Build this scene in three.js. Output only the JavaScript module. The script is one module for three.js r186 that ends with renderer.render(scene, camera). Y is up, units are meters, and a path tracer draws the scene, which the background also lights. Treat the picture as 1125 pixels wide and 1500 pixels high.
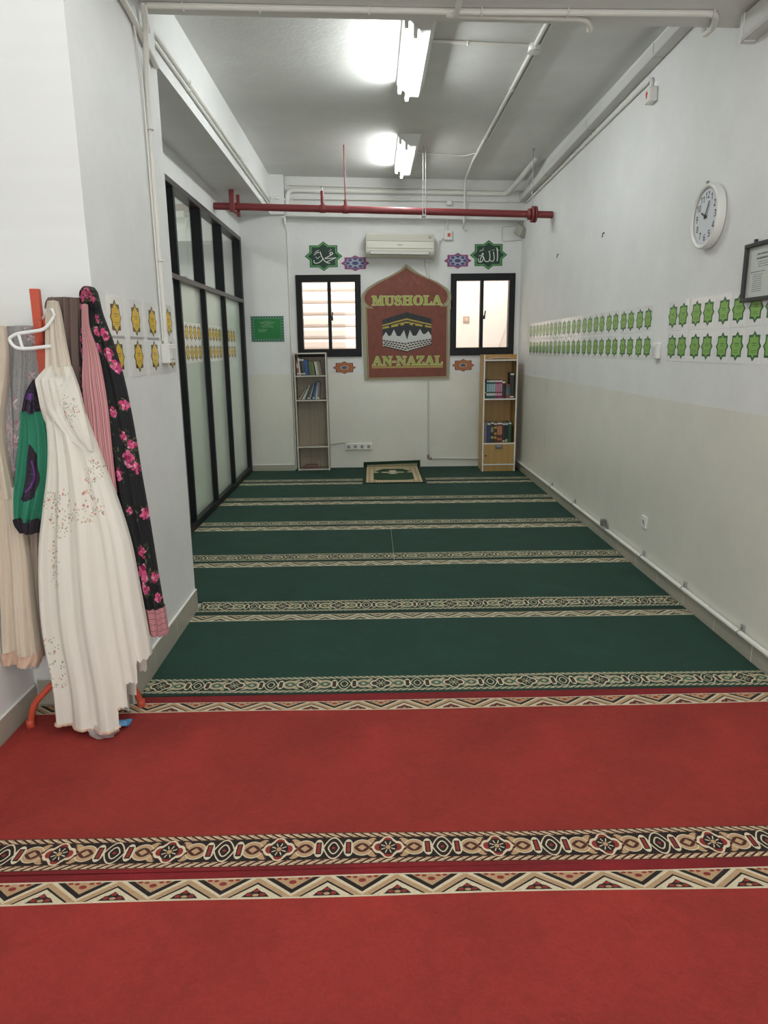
import * as THREE from 'three';
import { RoundedBoxGeometry } from 'three/addons/geometries/RoundedBoxGeometry.js';
import { mergeGeometries } from 'three/addons/utils/BufferGeometryUtils.js';
import { RectAreaLightUniformsLib } from 'three/addons/lights/RectAreaLightUniformsLib.js';

// ---------------------------------------------------------------- camera, exposure, light levels
const scene = new THREE.Scene();
const FOCAL = 1040, EYE = 1.55, PITCH = -12.98, YAW = -0.79, ROLL = -0.6;
const camera = new THREE.PerspectiveCamera(2 * Math.atan(750 / FOCAL) * 180 / Math.PI, 1125 / 1500, 0.05, 60);
camera.rotation.order = 'YXZ';
camera.rotation.set(PITCH * Math.PI / 180, YAW * Math.PI / 180, ROLL * Math.PI / 180);
camera.position.set(0, EYE, 0);
camera.updateMatrixWorld();
const renderer = new THREE.WebGLRenderer();
renderer.toneMapping = THREE.LinearToneMapping;
renderer.toneMappingExposure = 1.32;
renderer.shadowMap.enabled = true;
RectAreaLightUniformsLib.init();
const TUBE_LIGHT = 66;       // luminance of the tube area lights
const TUBE_GLOW = 10;         // what the eye sees of a tube
const CORRIDOR_LIGHT = 8;   // lit corridor outside the windows
const NEXT_ROOM_LIGHT = 38;   // room behind the glass partition
const REAR_FILL_LIGHT = 3.2;       // unseen fill panel added behind the camera
scene.background = new THREE.Color(0.02, 0.02, 0.02);
{ // added fill panel with a daylight tint, unseen, just before the rear wall
  const l = new THREE.RectAreaLight(new THREE.Color(0.98, 1.0, 1.0), REAR_FILL_LIGHT, 2.6, 2.4);
  l.position.set(0.5, 1.5, 3.38); l.lookAt(0.5, 1.5, -4); l.castShadow = true; scene.add(l);
}

// ---------------------------------------------------------------- helpers
let seed = 1234567;
const rnd = () => { seed = (seed * 1664525 + 1013904223) >>> 0; return seed / 4294967296; };
const rr = (a, b) => a + (b - a) * rnd();
const V = (x, y, z) => new THREE.Vector3(x, y, z);
const names = {};
const numbered = (n) => { names[n] = (names[n] ?? -1) + 1; return names[n] ? `${n}_${String(names[n]).padStart(3, '0')}` : n; };
function ray(px, py) { return V((px - 562.5) / FOCAL, -(py - 750) / FOCAL, -1).applyQuaternion(camera.quaternion); }
function onPlane(px, py, axis, value) { const d = ray(px, py), t = (value - camera.position[axis]) / d[axis]; return camera.position.clone().addScaledVector(d, t); }
const atX = (px, py, v) => onPlane(px, py, 'x', v), atY = (px, py, v) => onPlane(px, py, 'y', v), atZ = (px, py, v) => onPlane(px, py, 'z', v);
const mat = (r, g, b, rough = 0.6, extra = {}) => new THREE.MeshPhysicalMaterial({ color: new THREE.Color().setRGB(r, g, b), roughness: rough, side: THREE.DoubleSide, ...extra });
const hexm = (hex, rough = 0.6, extra = {}) => new THREE.MeshPhysicalMaterial({ color: hex, roughness: rough, side: THREE.DoubleSide, ...extra });
function mesh(name, geo, m, parent) { const o = new THREE.Mesh(geo, m); o.name = name; o.castShadow = o.receiveShadow = true; parent.add(o); return o; }
function thing(name, label, category, pos = [0, 0, 0], group) {
  const o = new THREE.Group(); o.name = numbered(name); o.position.set(...pos); o.userData = { label, category };
  if (group) o.userData.group = group; scene.add(o); return o;
}
function single(name, label, category, geo, m, group) {
  const o = mesh(numbered(name), geo, m, scene); o.userData = { label, category }; if (group) o.userData.group = group; return o;
}
function struct(name, geo, m) { const o = mesh(name, geo, m, scene); o.userData = { kind: 'structure' }; return o; }
function structGroup(name, pos = [0, 0, 0]) { const o = new THREE.Group(); o.name = name; o.position.set(...pos); o.userData = { kind: 'structure' }; scene.add(o); return o; }
const box = (x0, x1, y0, y1, z0, z1) => { const g = new THREE.BoxGeometry(Math.abs(x1 - x0), Math.abs(y1 - y0), Math.abs(z1 - z0)); g.translate((x0 + x1) / 2, (y0 + y1) / 2, (z0 + z1) / 2); return g; };
const rbox = (x0, x1, y0, y1, z0, z1, r = 0.004, s = 2) => { const g = new RoundedBoxGeometry(Math.abs(x1 - x0), Math.abs(y1 - y0), Math.abs(z1 - z0), s, r); g.translate((x0 + x1) / 2, (y0 + y1) / 2, (z0 + z1) / 2); return g; };
function planarUV(g, axisU, axisV, su = 1, sv = 1) { // uv in metres
  const p = g.attributes.position, uv = new Float32Array(p.count * 2), get = { x: (i) => p.getX(i), y: (i) => p.getY(i), z: (i) => p.getZ(i) };
  for (let i = 0; i < p.count; i++) { uv[2 * i] = get[axisU](i) * su; uv[2 * i + 1] = get[axisV](i) * sv; }
  g.setAttribute('uv', new THREE.BufferAttribute(uv, 2)); return g;
}
function fillet(pts, rad) { // polyline with rounded corners
  const out = [pts[0].clone()];
  for (let i = 1; i < pts.length - 1; i++) {
    const p = pts[i], a = pts[i - 1].clone().sub(p), b = pts[i + 1].clone().sub(p), r = Math.min(rad, a.length() * 0.45, b.length() * 0.45);
    const A = p.clone().addScaledVector(a.normalize(), r), B = p.clone().addScaledVector(b.normalize(), r);
    for (let k = 0; k <= 6; k++) { const t = k / 6; out.push(A.clone().multiplyScalar((1 - t) ** 2).addScaledVector(p, 2 * t * (1 - t)).addScaledVector(B, t * t)); }
  }
  out.push(pts[pts.length - 1].clone()); return out;
}
function sweep(pts, radius, sides = 12) { // capped round bar along a polyline
  const pos = [], idx = [], uv = []; let n = V(0, 1, 0), acc = 0;
  const t0 = pts[1].clone().sub(pts[0]).normalize(); if (Math.abs(t0.y) > 0.9) n = V(1, 0, 0);
  for (let i = 0; i < pts.length; i++) {
    const t = pts[Math.min(i + 1, pts.length - 1)].clone().sub(pts[Math.max(i - 1, 0)]).normalize();
    n.addScaledVector(t, -n.dot(t)).normalize(); const b = t.clone().cross(n); if (i) acc += pts[i].distanceTo(pts[i - 1]);
    const r = typeof radius === 'function' ? radius(i / (pts.length - 1)) : radius;
    for (let k = 0; k <= sides; k++) { const a = k / sides * Math.PI * 2; const q = pts[i].clone().addScaledVector(n, Math.cos(a) * r).addScaledVector(b, Math.sin(a) * r); pos.push(q.x, q.y, q.z); uv.push(k / sides, acc); }
  }
  const w = sides + 1;
  for (let i = 0; i < pts.length - 1; i++) for (let k = 0; k < sides; k++) { const a = i * w + k; idx.push(a, a + w, a + 1, a + 1, a + w, a + w + 1); }
  for (const [i, flip] of [[0, 1], [pts.length - 1, 0]]) {
    const c = pos.length / 3; pos.push(pts[i].x, pts[i].y, pts[i].z); uv.push(0, 0);
    for (let k = 0; k < sides; k++) { const a = i * w + k; flip ? idx.push(c, a, a + 1) : idx.push(c, a + 1, a); }
  }
  const g = new THREE.BufferGeometry(); g.setAttribute('position', new THREE.Float32BufferAttribute(pos, 3)); g.setAttribute('uv', new THREE.Float32BufferAttribute(uv, 2)); g.setIndex(idx); g.computeVertexNormals(); return g;
}
const cyl = (a, b, r, sides = 16) => sweep([a, b], r, sides);
function canvas(w, h, draw, srgb = true) {
  const c = document.createElement('canvas'); c.width = w; c.height = h; draw(c.getContext('2d'), w, h);
  const t = new THREE.CanvasTexture(c); if (srgb) t.colorSpace = THREE.SRGBColorSpace; t.magFilter = THREE.LinearFilter; t.anisotropy = 8; return t;
}
const wrap = (t, u = 1, v = 1) => { t.wrapS = t.wrapT = THREE.RepeatWrapping; t.repeat.set(u, v); return t; };
function noiseTex(size, lo, hi, octaves, srgb = false, tint = [1, 1, 1]) { // tileable value noise
  const grid = {}; const lat = (o, x, y, n) => { const k = o + '_' + ((x % n + n) % n) + '_' + ((y % n + n) % n); return grid[k] ?? (grid[k] = rnd()); };
  const data = new Uint8Array(size * size * 4);
  for (let y = 0; y < size; y++) for (let x = 0; x < size; x++) {
    let s = 0, w = 0;
    for (const [n, amp] of octaves) {
      const fx = x / size * n, fy = y / size * n, ix = Math.floor(fx), iy = Math.floor(fy), tx = fx - ix, ty = fy - iy, sx = tx * tx * (3 - 2 * tx), sy = ty * ty * (3 - 2 * ty);
      const v = (lat(n, ix, iy, n) * (1 - sx) + lat(n, ix + 1, iy, n) * sx) * (1 - sy) + (lat(n, ix, iy + 1, n) * (1 - sx) + lat(n, ix + 1, iy + 1, n) * sx) * sy; s += v * amp; w += amp;
    }
    const v = lo + (hi - lo) * (s / w), i = (y * size + x) * 4; data[i] = v * tint[0]; data[i + 1] = v * tint[1]; data[i + 2] = v * tint[2]; data[i + 3] = 255;
  }
  const t = new THREE.DataTexture(data, size, size); t.magFilter = THREE.LinearFilter; t.minFilter = THREE.LinearMipmapLinearFilter; t.generateMipmaps = true; if (srgb) t.colorSpace = THREE.SRGBColorSpace; t.needsUpdate = true; t.wrapS = t.wrapT = THREE.RepeatWrapping; return t;
}

// ---------------------------------------------------------------- surfaces
const plasterBump = noiseTex(256, 0, 255, [[8, 0.6], [24, 0.5], [64, 0.4], [128, 0.3]]);
const plasterTone = noiseTex(256, 238, 255, [[3, 1], [9, 0.6], [40, 0.3]], true);
const pileBump = noiseTex(256, 0, 255, [[64, 0.6], [128, 1]]);
const wallWhite = mat(0.86, 0.865, 0.855, 0.6, { map: plasterTone, bumpMap: plasterBump, bumpScale: 0.0012 });
const dadoCream = mat(0.83, 0.81, 0.73, 0.3, { map: plasterTone, bumpMap: plasterBump, bumpScale: 0.0008 });
const ceilingPaint = mat(0.80, 0.805, 0.775, 0.75, { map: plasterTone, bumpMap: plasterBump, bumpScale: 0.002 });
const beamPaint = mat(0.80, 0.80, 0.775, 0.6, { map: plasterTone, bumpMap: plasterBump, bumpScale: 0.0015 });
const floorTile = mat(0.55, 0.52, 0.46, 0.3);
const skirtTile = mat(0.47, 0.435, 0.36, 0.28, { map: plasterTone });
const grout = mat(0.85, 0.84, 0.80, 0.8);
const conduitWhite = mat(0.78, 0.77, 0.72, 0.45);
const clipMetal = mat(0.42, 0.42, 0.40, 0.4, { metalness: 0.6 });
const redPaint = mat(0.25, 0.042, 0.045, 0.45);
const blackAlu = mat(0.012, 0.013, 0.014, 0.45, { specularIntensity: 0.45 });
const plasticWhite = mat(0.80, 0.80, 0.77, 0.35);
const darkPlastic = mat(0.03, 0.03, 0.03, 0.4);

// ---------------------------------------------------------------- room shell
const XR = 1.88, XL = -1.53, ZB = -9.35, WALLTOP = 3.62, BEAM = 3.13, ZREAR = 3.4;
const FALL = 0.0245, ceilY = (x) => 3.545 - FALL * x; // the slab falls slightly towards the right wall
function fall(g, k = FALL) { const p = g.attributes.position; for (let i = 0; i < p.count; i++) p.setY(i, p.getY(i) - k * p.getX(i)); g.computeVertexNormals(); return g; }
struct('floor', planarUV(box(-4.6, 2.1, -0.12, 0, ZB - 2.2, ZREAR + 0.2), 'x', 'z'), floorTile);
struct('ceiling', planarUV(fall(box(-4.6, 2.1, 3.545, 3.845, ZB - 2.2, ZREAR + 0.2)), 'x', 'z', 0.7, 0.7), ceilingPaint);
const wr = structGroup('wall_right');
mesh('plaster', planarUV(box(XR, XR + 0.18, 0, WALLTOP, ZB - 0.2, ZREAR), 'z', 'y', 0.6, 0.6), wallWhite, wr);
mesh('dado_paint', planarUV(box(XR - 0.0015, XR + 0.001, 0.1, 1.215, ZB, ZREAR), 'z', 'y', 0.6, 0.6), dadoCream, wr);
mesh('panel_joint', box(XR - 0.003, XR, 0.1, 1.2, -7.65, -7.643), mat(0.6, 0.57, 0.48, 0.5), wr);
{ // back wall with its two window openings
  const s = new THREE.Shape(); s.moveTo(-4.6, 0); s.lineTo(2.1, 0); s.lineTo(2.1, WALLTOP); s.lineTo(-4.6, WALLTOP); s.closePath();
  for (const [x0, x1] of [[-0.95, -0.135], [1.0, 1.815]]) { const h = new THREE.Path(); h.moveTo(x0, 1.45); h.lineTo(x0, 2.455); h.lineTo(x1, 2.455); h.lineTo(x1, 1.45); h.closePath(); s.holes.push(h); }
  const g = new THREE.ExtrudeGeometry(s, { depth: 0.16, bevelEnabled: false }); g.translate(0, 0, ZB - 0.16);
  const wb = structGroup('wall_back'); mesh('plaster', planarUV(g, 'x', 'y', 0.6, 0.6), wallWhite, wb);
  const wc = structGroup('wall_column'); mesh('column', planarUV(box(-1.60, -1.03, 0, WALLTOP, -9.18, ZB), 'x', 'y', 0.6, 0.6), wallWhite, wc);
  mesh('dado_paint', planarUV(box(-1.58, -1.0285, 0.1, 1.24, -9.1785, -9.19), 'x', 'y', 0.6, 0.6), dadoCream, wc);
  mesh('dado_paint', planarUV(box(-1.03, XR, 0, 1.24, ZB + 0.0015, ZB - 0.01), 'x', 'y', 0.6, 0.6), dadoCream, wb);
  const tb = structGroup('trim_3'); tb.userData.label = 'white beam along the top of the back wall'; mesh('beam', planarUV(fall(box(-1.60, XR, 3.1, 3.6, -9.2, ZB)), 'x', 'y', 0.6, 0.6), beamPaint, tb);
  mesh('nib', planarUV(box(-1.2, -1.03, BEAM, WALLTOP, -9.12, -9.2), 'x', 'y', 0.6, 0.6), wallWhite, tb);
}
{
  const wl = structGroup('wall_left');
  mesh('plaster', planarUV(box(XL - 0.16, XL, 0, WALLTOP, ZREAR, -2.955), 'z', 'y', 0.6, 0.6), wallWhite, wl);
  mesh('plaster', planarUV(box(-1.70, -1.105, 0, WALLTOP, -2.95, -4.15), 'z', 'y', 0.6, 0.6), wallWhite, structGroup('wall_pillar'));
  mesh('plaster', planarUV(box(-1.72, -1.60, 2.88, WALLTOP, -4.15, ZB), 'z', 'y', 0.6, 0.6), wallWhite, structGroup('wall_over_partition'));
}
struct('wall_rear', planarUV(box(-2.0, 2.1, 0, WALLTOP, ZREAR, ZREAR + 0.15), 'x', 'y', 0.6, 0.6), wallWhite);
struct('trim_1', planarUV(box(-1.60, -1.20, BEAM, WALLTOP, -4.15, -9.2), 'z', 'y', 0.6, 0.6), wallWhite).userData.label = 'white downstand beam above the glass partition';
struct('trim_2', planarUV(fall(box(-1.53, XR, 3.16, 3.6, -2.9, -4.03)), 'x', 'z', 0.6, 0.6), beamPaint).userData.label = 'cross beam carrying conduits over the carpets';

// skirting tiles, one mesh each on a grout bed
function skirting(name, axis, fixed, from, to, len, h, out, startOff = 0) {
  const g = structGroup(name), n = Math.sign(to - from), t = 0.012;
  const mk = (a, b, y0, y1, th) => axis === 'z' ? box(fixed, fixed + out * th, y0, y1, a, b) : box(a, b, y0, y1, fixed, fixed + out * th);
  mesh('grout_bed', mk(from, to, 0, h + 0.002, t - 0.0015), grout, g);
  let p = from; let first = startOff;
  while ((to - p) * n > 0.02) { const e = n > 0 ? Math.min(p + (first || len), to) : Math.max(p - (first || len), to); first = 0; mesh('tile', mk(p + n * 0.0035, e - n * 0.0035, 0.001, h, t), skirtTile, g); p = e; }
}
skirting('baseboard_right', 'z', XR, ZREAR - 0.01, -9.34, 0.4, 0.1, -1, 0.25);
skirting('baseboard_pillar', 'z', -1.105, -2.95, -4.15, 0.4, 0.125, 1, 0.33);
skirting('baseboard_pillar_front', 'x', -2.95, -1.517, -1.093, 0.4, 0.125, 1);
skirting('baseboard_left', 'z', XL, -2.936, ZREAR - 0.01, 0.4, 0.104, 1);
skirting('baseboard_column', 'x', -9.18, -1.575, -1.03, 0.56, 0.085, 1);

// ---------------------------------------------------------------- corridor beyond the windows, room beyond the partition
{
  const cw = structGroup('wall_corridor');
  mesh('plaster', box(-2.6, 2.6, 0, 3.0, -10.55, -10.7), mat(0.85, 0.78, 0.72, 0.7), cw);
  const plankMat = mat(0.86, 0.78, 0.72, 0.6);
  for (let i = 0; i < 14; i++) mesh('cladding_plank', rbox(-2.2, 0.15, 0.55 + i * 0.163, 0.55 + i * 0.163 + 0.162, -10.56, -10.43, 0.05, 5), plankMat, cw);
  struct('wall_corridor_left', box(-2.75, -2.6, 0, 3.0, -9.51, -10.7), mat(0.82, 0.76, 0.7, 0.7));
  struct('wall_corridor_right', box(2.6, 2.75, 0, 3.0, -9.51, -10.7), mat(0.82, 0.76, 0.7, 0.7));
  struct('ceiling_corridor', box(-2.7, 2.7, 3.0, 3.05, -9.51, -10.7), mat(0.82, 0.8, 0.76, 0.7));
  const l = new THREE.RectAreaLight(new THREE.Color(1, 0.9, 0.83), CORRIDOR_LIGHT, 4.4, 0.35);
  l.position.set(0.4, 2.93, -9.9); l.lookAt(0.4, 0, -10.15); l.castShadow = true; scene.add(l);
  const lamp = thing('corridor_lamp', 'long ceiling lamp in the corridor outside the windows', 'lamp');
  mesh('housing', box(-1.8, 2.55, 2.955, 2.999, -9.72, -10.08), plasticWhite, lamp);
  mesh('diffuser', box(-1.78, 2.53, 2.94, 2.955, -9.74, -10.06), mat(0.9, 0.9, 0.88, 0.5, { emissive: new THREE.Color(1, 0.93, 0.86), emissiveIntensity: 2 }), lamp);
  const sp = thing('socket_plate', 'small beige socket plate on corridor wall seen through a window', 'socket');
  const c = atZ(683, 468, -10.54);
  mesh('plate', rbox(c.x - 0.045, c.x + 0.045, c.y - 0.045, c.y + 0.045, -10.55, -10.535, 0.004), mat(0.45, 0.33, 0.25, 0.5), sp);
  mesh('socket_face', cyl(V(c.x, c.y, -10.536), V(c.x, c.y, -10.531), 0.026), mat(0.6, 0.48, 0.38, 0.5), sp);
  const a = atZ(742, 478, -10.52), b = atZ(728, 520, -10.52);
  single('hanging_cable', 'thin pale cable curving down corridor wall outside the window', 'cable', sweep([V(a.x + 0.03, a.y + 0.4, -10.53), V(a.x, a.y, -10.53), V((a.x + b.x) / 2 - 0.01, (a.y + b.y) / 2, -10.53), V(b.x, b.y, -10.53), V(b.x - 0.05, b.y - 0.3, -10.53)], 0.006, 8), mat(0.6, 0.55, 0.5, 0.5));
}
{
  const nw = structGroup('wall_next_room');
  mesh('side_wall', box(-4.5, -4.35, 0, WALLTOP, -2.9, ZB), wallWhite, nw);
  mesh('front_wall', box(-4.4, -1.7, 0, WALLTOP, -2.75, -2.9), wallWhite, nw);
  mesh('beam', box(-4.35, -1.70, 2.82, WALLTOP, -9.0, ZB), beamPaint, nw);
  const lamp = thing('strip_lamp', 'strip lamp in the room behind the glass partition', 'lamp');
  mesh('housing', box(-3.15, -2.95, 3.5, 3.615, -7.6, -8.8), plasticWhite, lamp);
  mesh('diffuser', box(-3.13, -2.97, 3.485, 3.5, -7.62, -8.78), mat(0.9, 0.9, 0.88, 0.5, { emissive: new THREE.Color(1, 1, 0.95), emissiveIntensity: 2 }), lamp);
  const l = new THREE.RectAreaLight(new THREE.Color(1, 0.99, 0.93), NEXT_ROOM_LIGHT, 0.16, 1.16);
  l.position.set(-3.05, 3.48, -8.2); l.rotation.x = -Math.PI / 2; l.castShadow = true; scene.add(l);
}

// ---------------------------------------------------------------- windows
function makeWindow(n, x0, x1) {
  const y0 = 1.45, y1 = 2.455, w = structGroup('window_' + n, [0, 0, ZB]), z0 = 0.02, z1 = -0.09, b = 0.075;
  w.userData.label = n === 1 ? 'black framed two pane window above the grey bookcase' : 'black framed two pane window above the oak bookcase';
  mesh('frame_jamb', rbox(x0, x0 + b, y0, y1, z0, z1), blackAlu, w); mesh('frame_jamb', rbox(x1 - b, x1, y0, y1, z0, z1), blackAlu, w);
  mesh('frame_head', rbox(x0 + b - 0.002, x1 - b + 0.002, y1 - 0.085, y1, z0, z1), blackAlu, w); mesh('frame_sill', rbox(x0 + b - 0.002, x1 - b + 0.002, y0, y0 + 0.1, z0, z1), blackAlu, w);
  const xm = (x0 + x1) / 2 + (n === 1 ? 0.008 : -0.01); mesh('mullion', rbox(xm - 0.021, xm + 0.021, y0 + 0.09, y1 - 0.08, 0.008, -0.07), blackAlu, w);
  const glass = mat(1, 1, 1, 0.03, { transmission: 1, thickness: 0, ior: 1.45 });
  mesh('pane', box(x0 + b - 0.003, xm - 0.02, y0 + 0.095, y1 - 0.08, -0.03, -0.034), glass, w); mesh('pane', box(xm + 0.02, x1 - b + 0.003, y0 + 0.095, y1 - 0.08, -0.03, -0.034), glass, w);
  const h = mesh('handle', mergeGeometries([rbox(xm + 0.012, xm + 0.045, 1.9, 1.945, 0.005, 0.02, 0.003), sweep(fillet([V(xm + 0.03, 1.925, 0.015), V(xm + 0.03, 1.925, 0.045), V(xm + 0.04, 2.0, 0.05)], 0.02), 0.009, 8)].map((g) => g.index ? g.toNonIndexed() : g)), darkPlastic, w);
}
makeWindow(1, -0.95, -0.135); makeWindow(2, 1.0, 1.815);

// ---------------------------------------------------------------- glass partition
{
  const p = thing('glass_partition', 'black aluminium partition with frosted lower panes and clear upper lights', 'partition', [-1.63, 0, 0]);
  const far = [-4.3, -5.24, -6.19, -7.11, -8.05, -9.13], zs = -4.16, ze = -9.175;
  for (const z of far) mesh('post', rbox(-0.05, 0.05, 0, 2.88, z + 0.046, z, 0.003), blackAlu, p);
  mesh('post', rbox(-0.05, 0.05, 0, 2.88, -9.132, -9.176, 0.003), blackAlu, p);
  mesh('top_rail', rbox(-0.052, 0.052, 2.835, 2.882, zs, ze, 0.003), mat(0.05, 0.045, 0.045, 0.35), p);
  mesh('transom', rbox(-0.052, 0.052, 2.112, 2.155, zs, ze, 0.003), mat(0.06, 0.05, 0.05, 0.35), p);
  mesh('bottom_rail', rbox(-0.052, 0.052, 0, 0.07, zs, ze, 0.003), blackAlu, p);
  const clear = mat(0.95, 0.98, 0.96, 0.03, { transmission: 1, thickness: 0, ior: 1.5 });
  const frost = mat(0.86, 0.93, 0.87, 0.42, { transmission: 0.86, thickness: 0, ior: 1.45, bumpMap: plasterBump, bumpScale: 0.0003 });
  for (let i = 0; i < far.length - 1; i++) {
    const a = far[i], b = far[i + 1] + 0.046;
    const u = mesh('clear_pane', box(-0.003, 0.003, 2.15, 2.84, a, b), clear, p); u.userData.label = 'clear upper glass light';
    const f = mesh('frosted_pane', box(-0.003, 0.003, 0.065, 2.115, a, b), frost, p); f.userData.label = 'frosted greenish lower glass pane';
  }
}

// ---------------------------------------------------------------- carpets
const CREAM = '#cdb99a';
function ornamentTex(palette) { // one repeat, 0.345 x 0.155 m
  return wrap(canvas(720, 324, (c, W, H) => {
    const { dark, mid, accent, light, tan } = palette;
    c.fillStyle = dark; c.fillRect(0, 0, W, H);
    // rope borders
    for (const [y0, y1, dir] of [[0, 58, 1], [266, 324, -1]]) {
      c.fillStyle = tan; c.fillRect(0, y0 + 6, W, y1 - y0 - 12);
      const n = 12; for (let i = -1; i <= n; i++) {
        const x = i * W / n; c.fillStyle = light; c.beginPath(); c.ellipse(x + 30, (y0 + y1) / 2, 34, 15, dir * 0.45, 0, 7); c.fill();
        c.strokeStyle = mid; c.lineWidth = 15; c.beginPath(); c.moveTo(x - 4, dir > 0 ? y0 + 8 : y1 - 8); c.bezierCurveTo(x + 22, (y0 + y1) / 2 - dir * 6, x + 30, (y0 + y1) / 2 + dir * 8, x + 62, dir > 0 ? y1 - 8 : y0 + 8); c.stroke();
      }
    }
    const cy = 162;
    const rosette = (x) => {
      c.fillStyle = light; for (const [dx, dy, a, b] of [[0, -62, 44, 36], [0, 62, 44, 36], [-64, 0, 40, 44], [64, 0, 40, 44], [0, 0, 74, 70]]) { c.beginPath(); c.ellipse(x + dx, cy + dy * 0.72, a, b, 0, 0, 7); c.fill(); }
      c.fillStyle = accent; for (const [dx, dy] of [[0, -56], [0, 56], [-58, 0], [58, 0]]) { c.beginPath(); c.ellipse(x + dx, cy + dy * 0.78, 32, 28, 0, 0, 7); c.fill(); }
      c.fillStyle = dark; c.beginPath(); c.ellipse(x, cy, 60, 54, 0, 0, 7); c.fill();
      c.strokeStyle = light; c.lineWidth = 7; for (let k = 0; k < 8; k++) { const a = k * Math.PI / 4 + 0.39; c.beginPath(); c.moveTo(x + Math.cos(a) * 22, cy + Math.sin(a) * 20); c.lineTo(x + Math.cos(a) * 50, cy + Math.sin(a) * 44); c.stroke(); }
      c.fillStyle = tan; c.beginPath(); c.ellipse(x, cy, 17, 15, 0, 0, 7); c.fill();
    };
    const leaf = (x, s) => {
      c.fillStyle = tan; c.beginPath(); c.ellipse(x, cy, 74, 58, 0, 0, 7); c.fill();
      c.beginPath(); c.ellipse(x - s * 58, cy - 44, 40, 20, s * 0.5, 0, 7); c.ellipse(x - s * 58, cy + 44, 40, 20, -s * 0.5, 0, 7); c.fill();
      c.strokeStyle = light; c.lineWidth = 6; c.beginPath(); c.ellipse(x, cy, 66, 56, 0, 0, 7); c.stroke();
      c.fillStyle = mid; c.beginPath(); c.moveTo(x - 54, cy); c.quadraticCurveTo(x, cy - 66, x + 54, cy); c.quadraticCurveTo(x, cy + 66, x - 54, cy); c.fill();
      c.fillStyle = tan; c.beginPath(); c.moveTo(x - 30, cy); c.lineTo(x, cy - 22); c.lineTo(x + 30, cy); c.lineTo(x, cy + 22); c.fill();
      c.strokeStyle = mid; c.lineWidth = 14; c.beginPath(); c.moveTo(x - s * 50, cy - 8); c.quadraticCurveTo(x - s * 80, cy - 20, x - s * 92, cy - 58); c.moveTo(x - s * 50, cy + 8); c.quadraticCurveTo(x - s * 80, cy + 20, x - s * 92, cy + 58); c.stroke();
    };
    c.save(); c.beginPath(); c.rect(0, 48, W, H - 96); c.clip(); c.translate(0, cy); c.scale(1, 1.42); c.translate(0, -cy);
    leaf(172, 1); leaf(548, -1);
    // bars and diamond in the middle of the repeat
    for (const x of [262, 458]) { c.fillStyle = light; c.beginPath(); c.ellipse(x, cy, 34, 62, 0, 0, 7); c.fill(); c.fillStyle = dark; c.fillRect(x - 18, cy - 42, 36, 84); c.fillStyle = accent; c.fillRect(x - 10, cy - 34, 20, 68); }
    for (let k = 0; k < 4; k++) { c.strokeStyle = k % 2 ? dark : light; c.lineWidth = 9; const a = 68 - k * 16, b = 74 - k * 17; c.beginPath(); c.moveTo(360 - a, cy); c.quadraticCurveTo(360 - a * 0.5, cy - b, 360, cy - b); c.quadraticCurveTo(360 + a * 0.5, cy - b, 360 + a, cy); c.quadraticCurveTo(360 + a * 0.5, cy + b, 360, cy + b); c.quadraticCurveTo(360 - a * 0.5, cy + b, 360 - a, cy); c.stroke(); }
    c.fillStyle = accent; c.beginPath(); c.ellipse(360, cy, 12, 10, 0, 0, 7); c.fill();
    rosette(0); rosette(W); c.restore();
    speckle(c, W, H, 9000);
  }));
}
function zigzagTex(p) { // one repeat, 0.206 x 0.087 m
  return wrap(canvas(480, 204, (c, W, H) => {
    c.fillStyle = p.light; c.fillRect(0, 0, W, H);
    const tri = (x, up, col, s) => { c.fillStyle = col; c.beginPath(); const yb = up ? H - 12 : 12, yt = up ? H - 12 - s * 0.78 : 12 + s * 0.78; c.moveTo(x - s, yb); c.lineTo(x, yt); c.lineTo(x + s, yb); c.fill(); };
    for (const x of [0, 480]) { tri(x, false, p.dark, 190); tri(x, false, p.tan, 140); }
    c.strokeStyle = p.tan; c.lineWidth = 34; c.beginPath(); c.moveTo(-20, 222); c.lineTo(240, 26); c.lineTo(500, 222); c.stroke();
    c.strokeStyle = p.dark; c.lineWidth = 15; c.beginPath(); c.moveTo(32, 214); c.lineTo(240, 58); c.lineTo(448, 214); c.stroke();
    c.fillStyle = p.light; c.beginPath(); c.moveTo(52, H); c.lineTo(240, 68); c.lineTo(428, H); c.fill();
    c.fillStyle = p.dark; c.beginPath(); c.moveTo(146, H - 18); c.lineTo(180, H - 58); c.lineTo(205, H - 66); c.lineTo(240, H - 100); c.lineTo(275, H - 66); c.lineTo(300, H - 58); c.lineTo(334, H - 18); c.fill();
    for (const [dx, dy] of [[0, 76], [-46, 40], [46, 40]]) { c.fillStyle = p.accent; c.beginPath(); c.ellipse(240 + dx, H - dy, 20, 14, 0, 0, 7); c.fill(); }
    c.fillStyle = p.tan; c.beginPath(); c.ellipse(240, H - 36, 22, 12, 0, 0, 7); c.fill();
    for (const x of [0, 480]) for (const [dx, dy] of [[0, 56], [-50, 26], [50, 26], [-95, 22], [95, 22]]) { c.fillStyle = p.accent; c.beginPath(); c.ellipse(x + dx, dy, dx ? 18 : 26, dx ? 10 : 18, 0, 0, 7); c.fill(); }
    c.fillStyle = p.light; c.fillRect(0, 0, W, 12); c.fillRect(0, H - 14, W, 14);
    speckle(c, W, H, 5000);
  }));
}
function speckle(c, W, H, n) { for (let i = 0; i < n; i++) { c.fillStyle = rnd() < 0.5 ? 'rgba(0,0,0,0.10)' : 'rgba(255,240,220,0.09)'; c.fillRect(rnd() * W, rnd() * H, 3, 4); } }
const redPal = { dark: '#1d120f', mid: '#4a2018', accent: '#8f2a24', light: '#dccdb0', tan: '#bd9a74' };
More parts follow.
